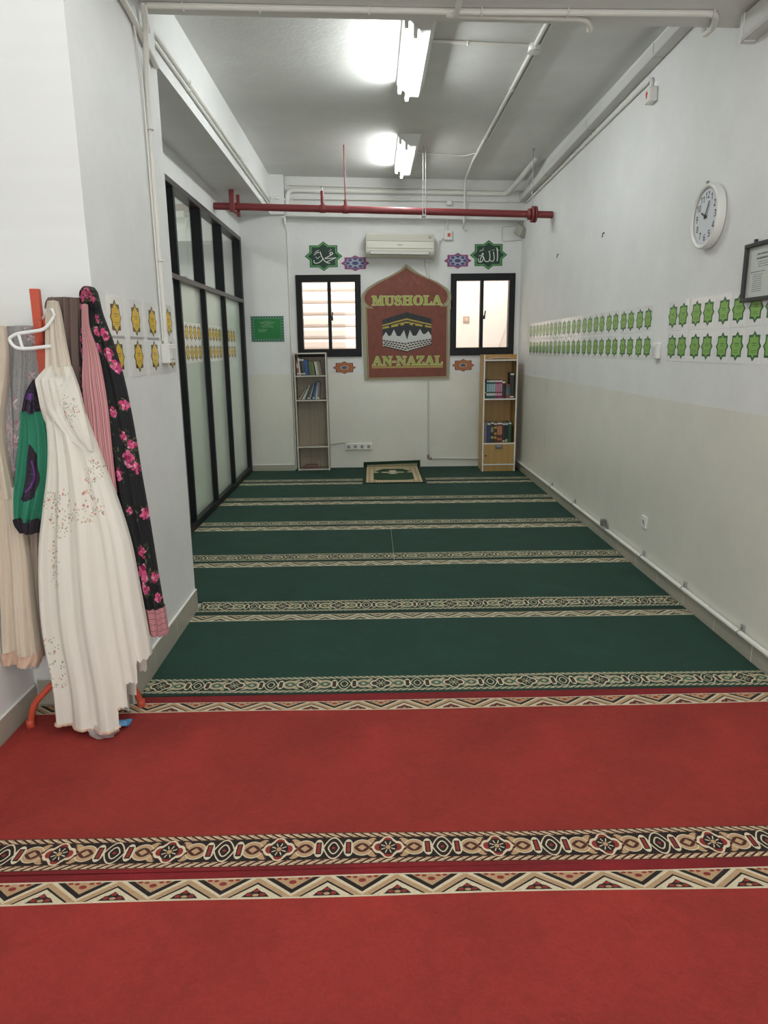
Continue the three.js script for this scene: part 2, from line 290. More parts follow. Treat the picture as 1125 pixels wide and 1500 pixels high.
const greenPal = { dark: '#14301f', mid: '#1f5a49', accent: '#43211c', light: '#d6cbb0', tan: '#b3a384' };
const greenZig = { dark: '#163a2b', mid: '#1f5a49', accent: '#5c3b2a', light: '#d8cfb4', tan: '#b3a384' };
const pile = (tex, rgb, extra = {}) => mat(...rgb, 0.95, { map: tex, bumpMap: pileBump, bumpScale: 0.002, sheen: 0.25, sheenRoughness: 0.6, ...extra });
const redTone = noiseTex(256, 185, 255, [[3, 1], [7, 0.9], [24, 0.5], [60, 0.5], [128, 0.6]], true, [1, 0.97, 0.95]);
const greenTone = noiseTex(256, 200, 255, [[5, 1], [16, 0.7], [64, 0.6], [128, 0.8]], true);
const carpetMats = {
  red: { field: pile(redTone, [0.40, 0.036, 0.027]), edge: pile(redTone, [0.27, 0.012, 0.017]), wide: pile(ornamentTex(redPal), [1, 1, 1]), narrow: pile(zigzagTex(redPal), [1, 1, 1]) },
  green: { field: pile(greenTone, [0.0135, 0.062, 0.042]), edge: pile(greenTone, [0.011, 0.045, 0.03]), wide: pile(ornamentTex(greenPal), [1, 1, 1]), narrow: pile(zigzagTex(greenZig), [1, 1, 1]) },
};
function carpetStrip(color, label, cuts, x0, x1, x0near, x0far, skewPx = 0) {
  // cuts: z of near edge, wide near, wide far, narrow near, narrow far, far edge
  const t = thing(color + '_carpet_strip', label, 'carpet', [0, 0.001, 0]), T = 0.009, ph = rr(0, 6);
  const wob = (k, x) => 0.004 * Math.sin(x * 2.1 + ph + k) + 0.0025 * Math.sin(x * 5.3 + ph * 2 + k * 2) - skewPx * x;
  const seg = (name, i, m, vRange, xa, repeatLen) => {
    const za = cuts[i], zb = cuts[i + 1], w = x1 - xa; if (Math.abs(zb - za) < 0.004) return;
    const g = new THREE.BoxGeometry(w, T, 1, 60, 1, 1), p = g.attributes.position, uv = g.attributes.uv;
    for (let k = 0; k < p.count; k++) {
      const x = p.getX(k) + (xa + x1) / 2, s = 0.5 - p.getZ(k); // s 0 near, 1 far
      const edge = (j) => (j === 0 || j === 5 ? 0 : wob(j, x)) + (j === 0 || j === 5 ? -skewPx * x : 0);
      p.setXYZ(k, x, p.getY(k) + T / 2, (za + edge(i)) * (1 - s) + (zb + edge(i + 1)) * s);
      if (repeatLen) uv.setXY(k, x / repeatLen + ph, s); else uv.setXY(k, x * 1.4, (za + (zb - za) * s) * 1.4);
    }
    g.computeVertexNormals(); mesh(name, g, m, t);
  };
  const M = carpetMats[color];
  seg('edge_strip', 0, M.edge, 0, x0near); seg('ornament_band', 1, M.wide, 0, x0near, 0.345); seg('pile_field', 2, M.field, 0, x0);
  seg('zigzag_band', 3, M.narrow, 0, x0 === x0far ? x0 : x0far === undefined ? x0 : Math.min(x0, x0far), 0.206); seg('edge_strip', 4, M.edge, 0, x0far ?? x0);
  return t;
}
const RX = XR - 0.018;
carpetStrip('red', 'red prayer carpet strip with cream ornament band, lying towards the room rear', [0.28, 0.26, 0.115, -0.68, -0.768, -0.79], -1.51, RX, -1.51, -1.51);
carpetStrip('red', 'plain red prayer carpet strip in front of the wide cream and brown ornament band', [-0.793, -0.81, -0.955, -1.747, -1.832, -1.862], -1.51, RX, -1.51, -1.51, 0.004);
carpetStrip('red', 'red prayer carpet strip that meets the first green carpet strip', [-1.865, -1.878, -2.023, -2.838, -2.923, -2.985], -1.51, RX, -1.51, -1.075, 0.001);
carpetStrip('green', 'green prayer carpet strip directly behind the red carpet', [-2.988, -3.009, -3.164, -3.902, -3.99, -4.026], -1.085, RX, -1.085, -1.085, -0.004);
carpetStrip('green', 'second green prayer carpet strip beyond the red carpet, beside the pillar end', [-4.029, -4.049, -4.233, -4.958, -5.06, -5.088], -1.575, RX, -1.085, -1.575, -0.003);
carpetStrip('green', 'third green prayer carpet strip piece that runs along the glass partition', [-5.091, -5.112, -5.277, -6.019, -6.141, -6.165], -1.575, 0.141, -1.575, -1.575, -0.002);
carpetStrip('green', 'third green prayer carpet strip piece that ends at the right wall', [-5.091, -5.112, -5.277, -6.019, -6.141, -6.165], 0.145, RX, 0.145, 0.145, -0.002);
carpetStrip('green', 'fourth green prayer carpet strip beyond the red carpet', [-6.168, -6.203, -6.346, -7.06, -7.18, -7.225], -1.575, RX, -1.575, -1.575, -0.002);
carpetStrip('green', 'fifth green prayer carpet strip beyond the red carpet', [-7.228, -7.275, -7.425, -8.16, -8.26, -8.33], -1.575, RX, -1.575, -1.575, -0.001);
carpetStrip('green', 'last green prayer carpet strip against the back wall under the bookcases', [-8.333, -8.36, -8.5, -9.16, -9.163, -9.166], -1.575, RX, -1.575, -1.575);
single('carpet_offcut', 'narrow plain green carpet offcut tucked along the foot of the back wall', 'carpet', planarUV(box(-1.02, RX, 0.001, 0.01, -9.168, -9.345), 'x', 'z', 1.4, 1.4), carpetMats.green.field);

// ---------------------------------------------------------------- ceiling lamps
function tubeLamp(label, x0, x1, zn, zf, power = 1) {
  const w = x1 - x0, L = zn - zf, top = ceilY(x0 + w / 2), t = thing('fluorescent_lamp', label, 'lamp', [x0, top, zn]);
  const s = new THREE.Shape(); s.moveTo(0, 0.002); s.lineTo(w, -0.003); s.lineTo(w, -0.02); s.lineTo(w * 0.8, -0.105); s.lineTo(w * 0.5, -0.105); s.lineTo(0.0, -0.02); s.closePath();
  const g = new THREE.ExtrudeGeometry(s, { depth: L, bevelEnabled: false }); g.translate(0, 0, -L);
  mesh('housing', g, mat(0.76, 0.76, 0.73, 0.4), t);
  for (const z of [0.004, -L - 0.004]) { const e = new THREE.ExtrudeGeometry(s, { depth: 0.004, bevelEnabled: false }); e.translate(0, 0, z - 0.002); mesh('end_plate', e, mat(0.7, 0.7, 0.67, 0.45), t); }
  const white = new THREE.Color(0.96, 1, 0.99), glow = mat(0.95, 0.95, 0.95, 0.4, { emissive: white, emissiveIntensity: TUBE_GLOW });
  for (const [tx, ty] of [[w * 0.1, -0.07], [w * 0.36, -0.122]]) {
    mesh('tube', cyl(V(tx, ty, -0.04), V(tx, ty, -L + 0.02), 0.0145), glow, t);
    for (const z of [-0.015, -L + 0.005]) mesh('lamp_holder', rbox(tx - 0.013, tx + 0.013, ty - 0.018, ty + 0.05, z - 0.012, z + 0.012, 0.003), plasticWhite, t);
  }
  // light of the two bare tubes: downwards and to either side of them
  const lamp = (k, wid, hei, x, y, tx, ty) => { const d = new THREE.RectAreaLight(white, TUBE_LIGHT * power * k, wid, hei); d.position.set(x, y, zn - L / 2); d.lookAt(tx, ty, zn - L / 2); d.castShadow = true; scene.add(d); };
  { const d = new THREE.RectAreaLight(white, TUBE_LIGHT * power * 0.5, 0.06, L - 0.08); d.position.set(x0 + w * 0.36, top - 0.142, zn - L / 2); d.rotation.x = -Math.PI / 2; d.castShadow = true; scene.add(d); }
  lamp(0.85, L - 0.08, 0.05, x0 - 0.012, top - 0.095, x0 - 1, top - 0.25);
  lamp(0.75, L - 0.08, 0.04, x0 + w * 0.36 + 0.022, top - 0.135, x0 + 1.0, top - 0.85);
}
tubeLamp('twin tube fluorescent ceiling lamp partly hidden behind the cross beam', 0.215, 0.425, -4.86, -6.04, 0.85);
tubeLamp('twin tube fluorescent ceiling lamp hung close to the red sprinkler pipe', 0.275, 0.49, -7.38, -8.58, 0.52);
tubeLamp('added twin tube fill lamp over the red carpet, out of view', 0.22, 0.43, -1.45, -2.65, 0.5);  // lamp added above the view, placed to brighten pillar and side walls
tubeLamp('added twin tube fill lamp by the room rear, out of view', 0.22, 0.43, 1.0, -0.2);  // another lamp added behind the camera, fills the near part of the room

// ---------------------------------------------------------------- pipes and conduits
function conduit(name, label, pts, r, m = conduitWhite, clips = [], bend = 0.06, category = 'conduit') {
  const t = thing(name, label, category); mesh('pipe', sweep(fillet(pts, bend), r), m, t);
  for (const [p, dir] of clips) { const g = new THREE.TorusGeometry(r + 0.003, 0.004, 6, 14); const o = mesh('clip', g, m === redPaint ? redPaint : conduitWhite, t); o.position.copy(p); o.lookAt(p.clone().add(dir)); }
  return t;
}
const YB = 3.135; // underside of the cross beam at the middle of its run
{
  const yb = (x) => 3.16 - FALL * x - 0.016, P = (px, py) => { let q = atY(px, py, 3.14); for (let k = 0; k < 4; k++) q = atY(px, py, yb(q.x)); return q; };
  const a = P(215, 8), m = P(640, 17), b = P(1050, 20), c = P(1040, 40);
  conduit('ceiling_conduit', 'long white conduit clipped across the underside of the cross beam', [V(-1.075, 3.06, a.z - 0.02), V(-1.08, yb(-1.08), a.z - 0.01), a, m, b, V(c.x + 0.02, yb(c.x), -4.0), V(c.x, yb(c.x) - 0.012, -4.06), V(c.x, yb(c.x) + 0.1, -4.08)], 0.015, conduitWhite,
    [P(268, 9.5), P(380, 13), P(541, 15.5), P(705, 17), P(832, 18), P(1045, 20)].map((p) => [p, V(1, 0, 0)]), 0.05);
  const d = P(668, 14), e = P(860, 28);
  conduit('ceiling_conduit', 'short white conduit on the cross beam that bends back to the ceiling', [V(d.x, yb(d.x), -3.0), d.clone().setY(yb(d.x) - 0.028), V(d.x - 0.05, yb(d.x), e.z + 0.02), V(d.x + 0.06, yb(d.x), e.z), e, V(e.x + 0.05, yb(e.x), -4.04), V(e.x + 0.05, yb(e.x) - 0.004, -4.06), V(e.x + 0.05, yb(e.x) + 0.1, -4.07)], 0.013, conduitWhite, [[V(d.x, yb(d.x), -3.45), V(0, 0, 1)]], 0.05);
}
conduit('wall_conduit', 'white conduit dropping down the pillar to a switch box', [V(-1.03, YB - 0.03, -3.72), V(-1.06, YB - 0.08, -3.84), V(-1.09, 2.9, -3.9), V(-1.09, 2.5, -3.875), V(-1.09, 1.58, -3.87)], 0.014, conduitWhite, [[V(-1.09, 2.62, -3.877), V(0, 1, 0)], [V(-1.09, 2.0, -3.87), V(0, 1, 0)]], 0.12);
conduit('wall_conduit', 'thin white cable beside the pillar conduit', [V(-1.094, YB - 0.03, -3.74), V(-1.096, 2.86, -3.84), V(-1.097, 2.6, -3.845), V(-1.097, 1.6, -3.848)], 0.005, conduitWhite, [], 0.08, 'cable');
conduit('wall_conduit', 'white conduit running up over the pillar top from the wall', [V(-1.088, YB - 0.02, -3.0), V(-1.088, YB - 0.07, -3.7), V(-1.088, 2.97, -4.08)], 0.016, conduitWhite, [[V(-1.088, YB - 0.055, -3.5), V(0, 0, 1)]], 0.1);
{ // pair along the downstand beam
  for (const [dy, r, w] of [[0, 0.014, 'upper'], [-0.05, 0.011, 'lower']])
    conduit('beam_conduit', `${w} white conduit of the pair along the downstand beam`, [V(-1.12, 3.05 + dy, -4.1), V(-1.185, 3.27 + dy, -4.4), V(-1.185, 3.265 + dy, -6.2), V(-1.185, 3.255 + dy, -9.05), ...(dy ? [] : [V(-1.17, 3.32, -9.10), V(-1.02, 3.3, -9.15)])], r, conduitWhite, [[V(-1.185, 3.265 + dy, -5.2), V(0, 0, 1)], [V(-1.185, 3.26 + dy, -7.1), V(0, 0, 1)]], 0.08);
}
{ // pipes on the back beam
  const z = -9.17, q = (px, py) => atZ(px, py, z);
  conduit('back_wall_pipe', 'thick white pipe along the back beam with an elbow at the column', [q(420, 306), q(421, 279), q(440, 278.5), q(742, 284), V(1.72, 3.43, -8.85), V(1.77, 3.49, -8.25), V(1.77, 3.51, -8.15)], 0.028, conduitWhite, [[q(638, 282), V(1, 0, 0)]], 0.08, 'pipe');
  conduit('back_wall_pipe', 'thin white conduit topmost on the back beam', [q(424, 271), q(770, 279.5)], 0.008, conduitWhite, [[q(542, 273.5), V(1, 0, 0)], [q(697, 277), V(1, 0, 0)]], 0.05, 'pipe');
  conduit('back_wall_pipe', 'thin white conduit lowest on the back beam above the red pipe', [q(430, 291), q(764, 295.5)], 0.009, conduitWhite, [[q(742, 294.5), V(1, 0, 0)]], 0.05, 'pipe');
  const b = q(658, 297); const j = thing('junction_box', 'small white junction box on the lowest back beam conduit', 'junction box', [b.x, b.y, -9.2]);
  mesh('body', rbox(-0.03, 0.03, -0.03, 0.03, 0, 0.05, 0.006), plasticWhite, j); mesh('lid', rbox(-0.025, 0.025, -0.025, 0.025, 0.048, 0.056, 0.003), plasticWhite, j);
}
const C1 = ceilY(1.12), C5 = ceilY(0.5);
conduit('ceiling_conduit', 'long white conduit along the ceiling beside the tube lamps', [V(1.11, C1 - 0.014, -4.4), V(1.11, C1 - 0.014, -8.2), V(1.135, C1 - 0.014, -9.05), V(1.135, 3.42, -9.13), V(1.135, 3.05, -9.17), V(1.14, 2.98, -9.3)], 0.014, conduitWhite, [[V(1.11, C1 - 0.014, -6.1), V(0, 0, 1)], [V(1.11, C1 - 0.014, -7.4), V(0, 0, 1)]], 0.05);
conduit('ceiling_conduit', 'thin white conduit beside the long ceiling conduit', [V(1.145, C1 - 0.01, -4.45), V(1.145, C1 - 0.01, -7.6)], 0.007);
conduit('ceiling_conduit', 'short white conduit feeding the lamp behind the cross beam', [V(0.42, ceilY(0.42) - 0.011, -5.26), V(1.08, C1 - 0.011, -5.3)], 0.011, conduitWhite, [[V(0.66, ceilY(0.66) - 0.011, -5.275), V(1, 0, 0)]]);
conduit('ceiling_conduit', 'short thin conduit feeding the lamp by the red pipe', [V(0.48, ceilY(0.48) - 0.006, -8.02), V(1.0, C1 - 0.006, -8.1), V(1.1, C1 - 0.006, -8.0)], 0.006);
{ const j = thing('junction_box', 'white round junction box where ceiling conduits meet', 'junction box', [1.11, C1, -5.3]); mesh('body', cyl(V(0, -0.045, 0), V(0, 0, 0), 0.042), plasticWhite, j); mesh('lid', cyl(V(0, -0.052, 0), V(0, -0.045, 0), 0.045), plasticWhite, j); }
{ // duct in the corner of ceiling and right wall, sagging slightly towards the far end
  const t = thing('cable_trunking', 'grey white cable trunking along the top of the right wall', 'trunking', [XR, 3.35, -4.05]); t.rotation.x = -0.018;
  mesh('channel', rbox(-0.075, -0.002, 0, 0.075, 0, -5.14, 0.004), mat(0.66, 0.66, 0.63, 0.5), t);
  mesh('cover_lip', rbox(-0.081, -0.074, -0.004, 0.014, 0, -5.14, 0.002), mat(0.6, 0.6, 0.57, 0.5), t);
  for (const z of [-0.95, -2.4, -3.9]) mesh('joint_strap', box(-0.078, -0.002, -0.003, 0.077, z, z - 0.012), mat(0.55, 0.55, 0.53, 0.5), t);
  const n = thing('cable_trunking', 'grey white cable trunking end by the cross beam above the wall clock', 'trunking', [XR, 0, 0]);
  mesh('channel', rbox(-0.068, -0.002, 2.985, 3.1, -3.84, -0.6, 0.004), mat(0.66, 0.66, 0.63, 0.5), n); mesh('cover_lip', rbox(-0.074, -0.066, 2.98, 3.0, -3.84, -0.6, 0.002), mat(0.55, 0.55, 0.52, 0.5), n);
  mesh('end_cap', rbox(-0.072, -0.002, 2.98, 3.105, -3.83, -3.865, 0.003), mat(0.74, 0.74, 0.71, 0.5), n);
}
conduit('wall_conduit', 'white conduit under the trunking that ends at the call box', [V(XR - 0.013, 3.235, -9.1), V(XR - 0.013, 3.265, -5.3), V(XR - 0.013, 3.268, -5.17), V(XR - 0.013, 3.19, -5.17)], 0.012, conduitWhite, [[V(XR - 0.013, 3.265, -6.5), V(0, 0, 1)], [V(XR - 0.013, 3.263, -7.8), V(0, 0, 1)]], 0.03);
{ const b = thing('call_box', 'small white wall box with a red mark below the trunking', 'box', [XR, 3.155, -5.13]); mesh('body', rbox(-0.055, 0, -0.05, 0.04, -0.05, 0.05, 0.008), plasticWhite, b); mesh('red_mark', cyl(V(-0.054, 0.005, 0.0), V(-0.058, 0.005, 0.0), 0.013, 14), mat(0.7, 0.03, 0.02, 0.4), b); mesh('red_mark', box(-0.0585, -0.054, -0.022, 0.01, -0.006, 0.006), mat(0.7, 0.03, 0.02, 0.4), b); }
conduit('skirting_conduit', 'white conduit lying along the top of the right skirting tiles', [V(XR - 0.022, 0.115, 1.5), V(XR - 0.022, 0.115, -9.2)], 0.0135, conduitWhite);
for (const [k, z] of [-7.3, -6.44, -5.5, -4.72, -4.051, -3.367].entries()) {
  const c = thing('pipe_clip', `metal saddle clip on the skirting conduit, ${['first', 'second', 'third', 'fourth', 'fifth', 'sixth'][k]} from the oak bookcase`, 'clip', [XR - 0.022, 0.115, z], 'saddle clips along the right skirting');
  const g = new THREE.TorusGeometry(0.0165, 0.003, 6, 16); mesh('saddle', g, clipMetal, c); mesh('tab', rbox(0.006, 0.02, 0.012, 0.045, -0.012, 0.012, 0.002), clipMetal, c); mesh('screw', cyl(V(0.007, 0.034, 0), V(0.002, 0.034, 0), 0.005, 10), clipMetal, c);
}
{ const b = thing('cable_plug', 'small dark plug sitting on the skirting conduit', 'plug', [XR - 0.03, 0.135, -5.55]); mesh('body', rbox(-0.02, 0.02, -0.005, 0.05, -0.02, 0.02, 0.006), mat(0.16, 0.15, 0.14, 0.5), b); mesh('tail', sweep([V(0, 0.01, 0.02), V(0, 0.0, 0.06), V(0.01, -0.01, 0.1)], 0.006, 8), mat(0.2, 0.19, 0.18, 0.5), b); }

// red sprinkler main
{
  const L = V(-1.598, 2.985, -7.8), R = V(XR - 0.002, 2.875, -7.8), at = (x) => V(x, L.y + (R.y - L.y) * (x - L.x) / (R.x - L.x), -7.8);
  const p = thing('sprinkler_pipe', 'red sprinkler main pipe crossing the room below the ceiling', 'pipe');
  mesh('pipe', cyl(L, R, 0.035, 20), redPaint, p);
  const d = R.clone().sub(L).normalize();
  for (const [x, r, w] of [[1.67, 0.08, 0.022], [1.7, 0.08, 0.022], [1.64, 0.055, 0.03]]) mesh('flange', cyl(at(x).addScaledVector(d, -w / 2), at(x).addScaledVector(d, w / 2), r, 20), redPaint, p);
  for (const x of [-0.49, -0.255]) mesh('tee', cyl(at(x - 0.03), at(x + 0.03), 0.041, 18), redPaint, p);
  const s1 = at(-0.49); mesh('riser', sweep([V(s1.x + 0.015, s1.y, -7.8), V(s1.x, s1.y + 0.06, -7.8), V(s1.x, s1.y + 0.17, -7.8)], 0.018), redPaint, p);
  mesh('sprinkler_head', mergeGeometries([cyl(V(s1.x, s1.y + 0.17, -7.8), V(s1.x, s1.y + 0.21, -7.8), 0.006, 8), cyl(V(s1.x, s1.y + 0.21, -7.8), V(s1.x, s1.y + 0.214, -7.8), 0.016, 12)]), clipMetal, p);
  const s2 = at(-0.255); mesh('riser', cyl(s2, V(s2.x, s2.y + 0.09, -7.8), 0.016), redPaint, p); mesh('drop_rod', cyl(V(s2.x, s2.y + 0.09, -7.8), V(s2.x - 0.005, ceilY(s2.x), -7.8), 0.006, 8), redPaint, p);
  const b = at(-1.40), hb = thing('pipe_bracket', 'red strut bracket holding the sprinkler pipe under the downstand beam', 'bracket', [b.x, b.y, -7.8]);
  mesh('strut', rbox(-0.03, 0.02, -0.06, BEAM - b.y, 0.036, 0.07, 0.006), redPaint, hb); mesh('clamp', rbox(0.025, 0.06, -0.09, BEAM - b.y - 0.03, -0.07, -0.036, 0.004), redPaint, hb); mesh('clamp_bolt', cyl(V(0.01, -0.055, 0.07), V(0.045, -0.07, -0.07), 0.012, 10), redPaint, hb);
  const r2 = at(1.66), rh = thing('rod_hanger', 'thin threaded rod hanger at the flanged end of the red pipe', 'hanger', [r2.x, r2.y, -7.8]);
  mesh('rod', cyl(V(0.0, 0.082, 0), V(0, ceilY(r2.x) - r2.y, 0), 0.005, 8), clipMetal, rh); mesh('anchor', cyl(V(0, ceilY(r2.x) - r2.y - 0.015, 0), V(0, ceilY(r2.x) - r2.y, 0), 0.014, 10), clipMetal, rh);
  const r3 = at(0.55), mh = thing('rod_hanger', 'pale threaded rod hanger at the middle of the red pipe', 'hanger', [r3.x, r3.y, -7.8]);
  for (const dx of [-0.012, 0.014]) mesh('rod', cyl(V(dx, -0.05, 0.04), V(dx, ceilY(r3.x) - r3.y, 0.04), 0.004, 8), mat(0.5, 0.5, 0.48, 0.5), mh); mesh('saddle', rbox(-0.02, 0.022, -0.055, -0.036, -0.045, 0.045, 0.003), mat(0.5, 0.5, 0.48, 0.5), mh);
}
{ // corner device behind the red flange
  const g = thing('corner_sensor', 'grey bracketed sensor in the corner behind the red pipe end', 'sensor', [1.83, 2.93, -9.2]);
  const b = mesh('body', rbox(-0.05, 0.05, -0.06, 0.06, -0.05, 0.08, 0.02, 3), mat(0.42, 0.41, 0.36, 0.6), g); b.rotation.set(0.5, 0.4, -0.5); mesh('bracket', sweep([V(0, 0.02, -0.02), V(0.01, 0.08, -0.08), V(0.01, 0.1, -0.15)], 0.014, 8), mat(0.5, 0.5, 0.46, 0.6), g);
}
conduit('wall_cable', 'thin cable squared off above the allah sticker on the back wall', [V(1.87, 3.02, ZB + 0.006), V(1.63, 3.0, ZB + 0.006), V(1.632, 2.83, ZB + 0.006), V(1.87, 2.845, ZB + 0.006)], 0.004, mat(0.55, 0.55, 0.5, 0.5), [], 0.02, 'cable');
conduit('wall_conduit', 'white conduit down the right edge of the back column', [V(-1.045, BEAM - 0.03, -9.165), V(-1.035, 3.03, -9.165), V(-1.016, 2.95, -9.19), V(-1.016, 0.02, -9.2)], 0.012, conduitWhite, [], 0.06);

// ---------------------------------------------------------------- air conditioner and its fittings
{
  const w = 0.83, h = 0.275, t = thing('air_conditioner', 'cream split air conditioner above the banner', 'air conditioner', [0.352, 2.635, ZB]); t.rotation.z = -0.02;
  const body = mat(0.66, 0.64, 0.55, 0.4);
  const s = new THREE.Shape(); s.moveTo(0, 0.02); s.lineTo(0, h); s.lineTo(0.17, h); s.quadraticCurveTo(0.2, h, 0.2, h - 0.03); s.lineTo(0.2, 0.085); s.quadraticCurveTo(0.2, 0.03, 0.14, 0.0); s.lineTo(0.04, 0); s.closePath();
  const g = new THREE.ExtrudeGeometry(s, { depth: w, bevelEnabled: false }); g.rotateY(-Math.PI / 2); g.translate(w / 2, 0, 0); mesh('body', g, body, t);
  mesh('front_panel', rbox(-w / 2 + 0.012, w / 2 - 0.012, 0.1, h - 0.1, 0.195, 0.208, 0.005), mat(0.7, 0.68, 0.6, 0.35), t);
  mesh('intake_grille', rbox(-w / 2 + 0.012, w / 2 - 0.012, h - 0.092, h - 0.015, 0.195, 0.206, 0.005), mat(0.56, 0.54, 0.46, 0.4), t);
  mesh('outlet', rbox(-w / 2 + 0.05, w / 2 - 0.05, 0.03, 0.082, 0.15, 0.199, 0.004), mat(0.05, 0.05, 0.045, 0.6), t);
  const l = mesh('louvre', rbox(-w / 2 + 0.055, w / 2 - 0.055, -0.018, 0.018, -0.004, 0.004, 0.003), mat(0.76, 0.75, 0.69, 0.35), t); l.position.set(0, 0.05, 0.2); l.rotation.x = 0.25;
  mesh('badge', rbox(-0.03, 0.03, 0.135, 0.142, 0.207, 0.2095, 0.001), mat(0.12, 0.12, 0.12, 0.4), t); mesh('display', rbox(w / 2 - 0.07, w / 2 - 0.035, h - 0.06, h - 0.03, 0.205, 0.208, 0.001), mat(0.35, 0.34, 0.3, 0.4), t);
  conduit('drain_pipe', 'white drain pipe from the air conditioner down behind the banner', [V(0.69, 2.68, ZB + 0.03), V(0.69, 2.55, ZB + 0.018), V(0.715, 2.45, ZB + 0.015), V(0.715, 2.4, ZB + 0.013)], 0.02, conduitWhite, [], 0.08, 'pipe');
  const j = thing('power_switch_box', 'small white box with red switch right of the air conditioner', 'switch', [0.955, 2.905, ZB]);
  mesh('body', rbox(-0.05, 0.05, -0.055, 0.055, 0, 0.05, 0.006), plasticWhite, j); mesh('rocker', rbox(-0.005, 0.028, -0.018, 0.022, 0.048, 0.058, 0.003), mat(0.7, 0.1, 0.05, 0.4), j);
  conduit('wall_conduit', 'white conduit rising from the red switch box to the beam', [V(0.945, 2.955, ZB + 0.02), V(0.945, 3.1, ZB + 0.02)], 0.01, conduitWhite);
  conduit('power_cable', 'white cable looping from the switch box under the air conditioner', [V(0.91, 2.89, ZB + 0.03), V(0.85, 2.84, ZB + 0.03), V(0.83, 2.68, ZB + 0.03), V(0.77, 2.58, ZB + 0.03), V(0.7, 2.59, ZB + 0.04), V(0.66, 2.65, ZB + 0.05)], 0.008, conduitWhite, [], 0.06, 'cable');
}
conduit('wall_conduit', 'grey conduit from the banner down to the floor and along to the oak bookcase', [V(0.718, 1.16, ZB + 0.012), V(0.722, 0.12, ZB + 0.012), V(1.44, 0.105, ZB + 0.012)], 0.0085, mat(0.6, 0.59, 0.54, 0.5), [], 0.03);
{ const e = thing('conduit_elbow', 'brown grey elbow fitting at the foot of the wall conduit', 'elbow', [0.722, 0.12, ZB + 0.012]); mesh('elbow_body', sweep(fillet([V(0, 0.05, 0), V(0, 0, 0), V(0.05, -0.002, 0)], 0.02), 0.016), mat(0.25, 0.22, 0.18, 0.6), e); }

// ---------------------------------------------------------------- wall prints
const STAR = ((k, a) => [[0, 1], [a, k], [k, k], [k, a], [1, 0], [k, -a], [k, -k], [a, -k], [0, -1], [-a, -k], [-k, -k], [-k, -a], [-1, 0], [-k, a], [-k, k], [-a, k]])(0.74, 0.27);
function star8(rx, ry, inner = 0.70) { // eight points: four axis spikes over a square
  const s = new THREE.Shape(), pts = STAR;
  pts.forEach(([x, y], i) => (i ? s.lineTo(x * rx, y * ry) : s.moveTo(x * rx, y * ry))); s.closePath(); return s;
}
function plate(shape, depth, rx, ry) { const g = new THREE.ExtrudeGeometry(shape, { depth, bevelEnabled: false }); const p = g.attributes.position, uv = g.attributes.uv; for (let i = 0; i < p.count; i++) uv.setXY(i, p.getX(i) / (2 * rx) + 0.5, p.getY(i) / (2 * ry) + 0.5); return g; }
const starPath = (c, W, H, f) => { c.beginPath(); STAR.forEach(([x, y], i) => c[i ? 'lineTo' : 'moveTo'](W / 2 + x * f * W / 2, H / 2 - y * f * H / 2)); c.closePath(); };
function callig(c, strokes) { c.lineCap = 'round'; c.lineJoin = 'round'; c.strokeStyle = '#dfe3da'; for (const [w, ...p] of strokes) { c.lineWidth = w; c.beginPath(); c.moveTo(p[0], p[1]); if (p.length === 2) c.lineTo(p[0] + 0.1, p[1]); for (let i = 2; i + 5 < p.length + 0; i += 6) c.bezierCurveTo(p[i], p[i + 1], p[i + 2], p[i + 3], p[i + 4], p[i + 5]); c.stroke(); } }
const bigStar = (strokes) => canvas(610, 470, (c, W, H) => {
  c.fillStyle = '#1c5a2c'; c.fillRect(0, 0, W, H); starPath(c, W, H, 0.93); c.fillStyle = '#5fa060'; c.fill(); starPath(c, W, H, 0.84); c.fillStyle = '#1b4a2c'; c.fill(); starPath(c, W, H, 0.8); c.fillStyle = '#1c3a30'; c.fill();
  callig(c, strokes);
});
// strokes follow the lettering of the two stickers: name of the prophet, name of God
const muhammad = bigStar([[15, 250, 165, 275, 230, 300, 340, 400, 345], [13, 505, 258, 430, 268, 360, 275, 325, 268], [13, 325, 268, 390, 235, 440, 215, 455, 190, 440, 160, 420, 175, 405, 195], [11, 405, 195, 420, 215, 440, 210, 455, 200], [12, 505, 258, 440, 290, 380, 310, 345, 330], [14, 150, 300, 135, 350, 190, 355, 235, 330, 270, 310, 285, 285, 300, 270], [9, 180, 245, 195, 260, 200, 270, 210, 275], [9, 212, 272, 220, 255, 235, 245, 250, 240], [9, 150, 215, 180, 205, 190, 180, 205, 165], [8, 165, 190, 180, 150, 220, 140, 235, 140], [12, 210, 180, 220, 175, 225, 170, 228, 172], [14, 425, 130], [7, 395, 155, 405, 150, 410, 148, 415, 146]]);
const allah = bigStar([[17, 440, 130, 452, 190, 455, 270, 448, 330], [9, 425, 120, 435, 125, 450, 150, 465, 165], [14, 385, 190, 395, 250, 410, 310, 380, 335, 350, 345, 330, 320, 325, 300], [14, 320, 190, 330, 250, 335, 300, 310, 335, 280, 350, 250, 335, 240, 315], [14, 240, 315, 235, 280, 215, 250, 195, 250], [13, 195, 250, 170, 300, 160, 340, 190, 345, 215, 335, 225, 300, 215, 250], [12, 140, 290, 135, 320, 145, 350, 175, 350], [9, 150, 250, 180, 240, 205, 235, 225, 225], [14, 200, 215, 215, 200, 225, 215, 205, 220], [10, 160, 170, 185, 165, 210, 160, 220, 150], [14, 215, 130], [7, 300, 185, 310, 170, 320, 190, 330, 165], [7, 360, 160, 375, 150, 380, 165, 400, 150]]);
function starPrint(name, label, x, y, rx, ry, tex, edge) { const t = thing(name, label, 'sticker', [x, y, ZB + 0.0015]); mesh('print', plate(star8(rx, ry), 0.003, rx, ry), mat(1, 1, 1, 0.45, { map: tex }), t); return t; }
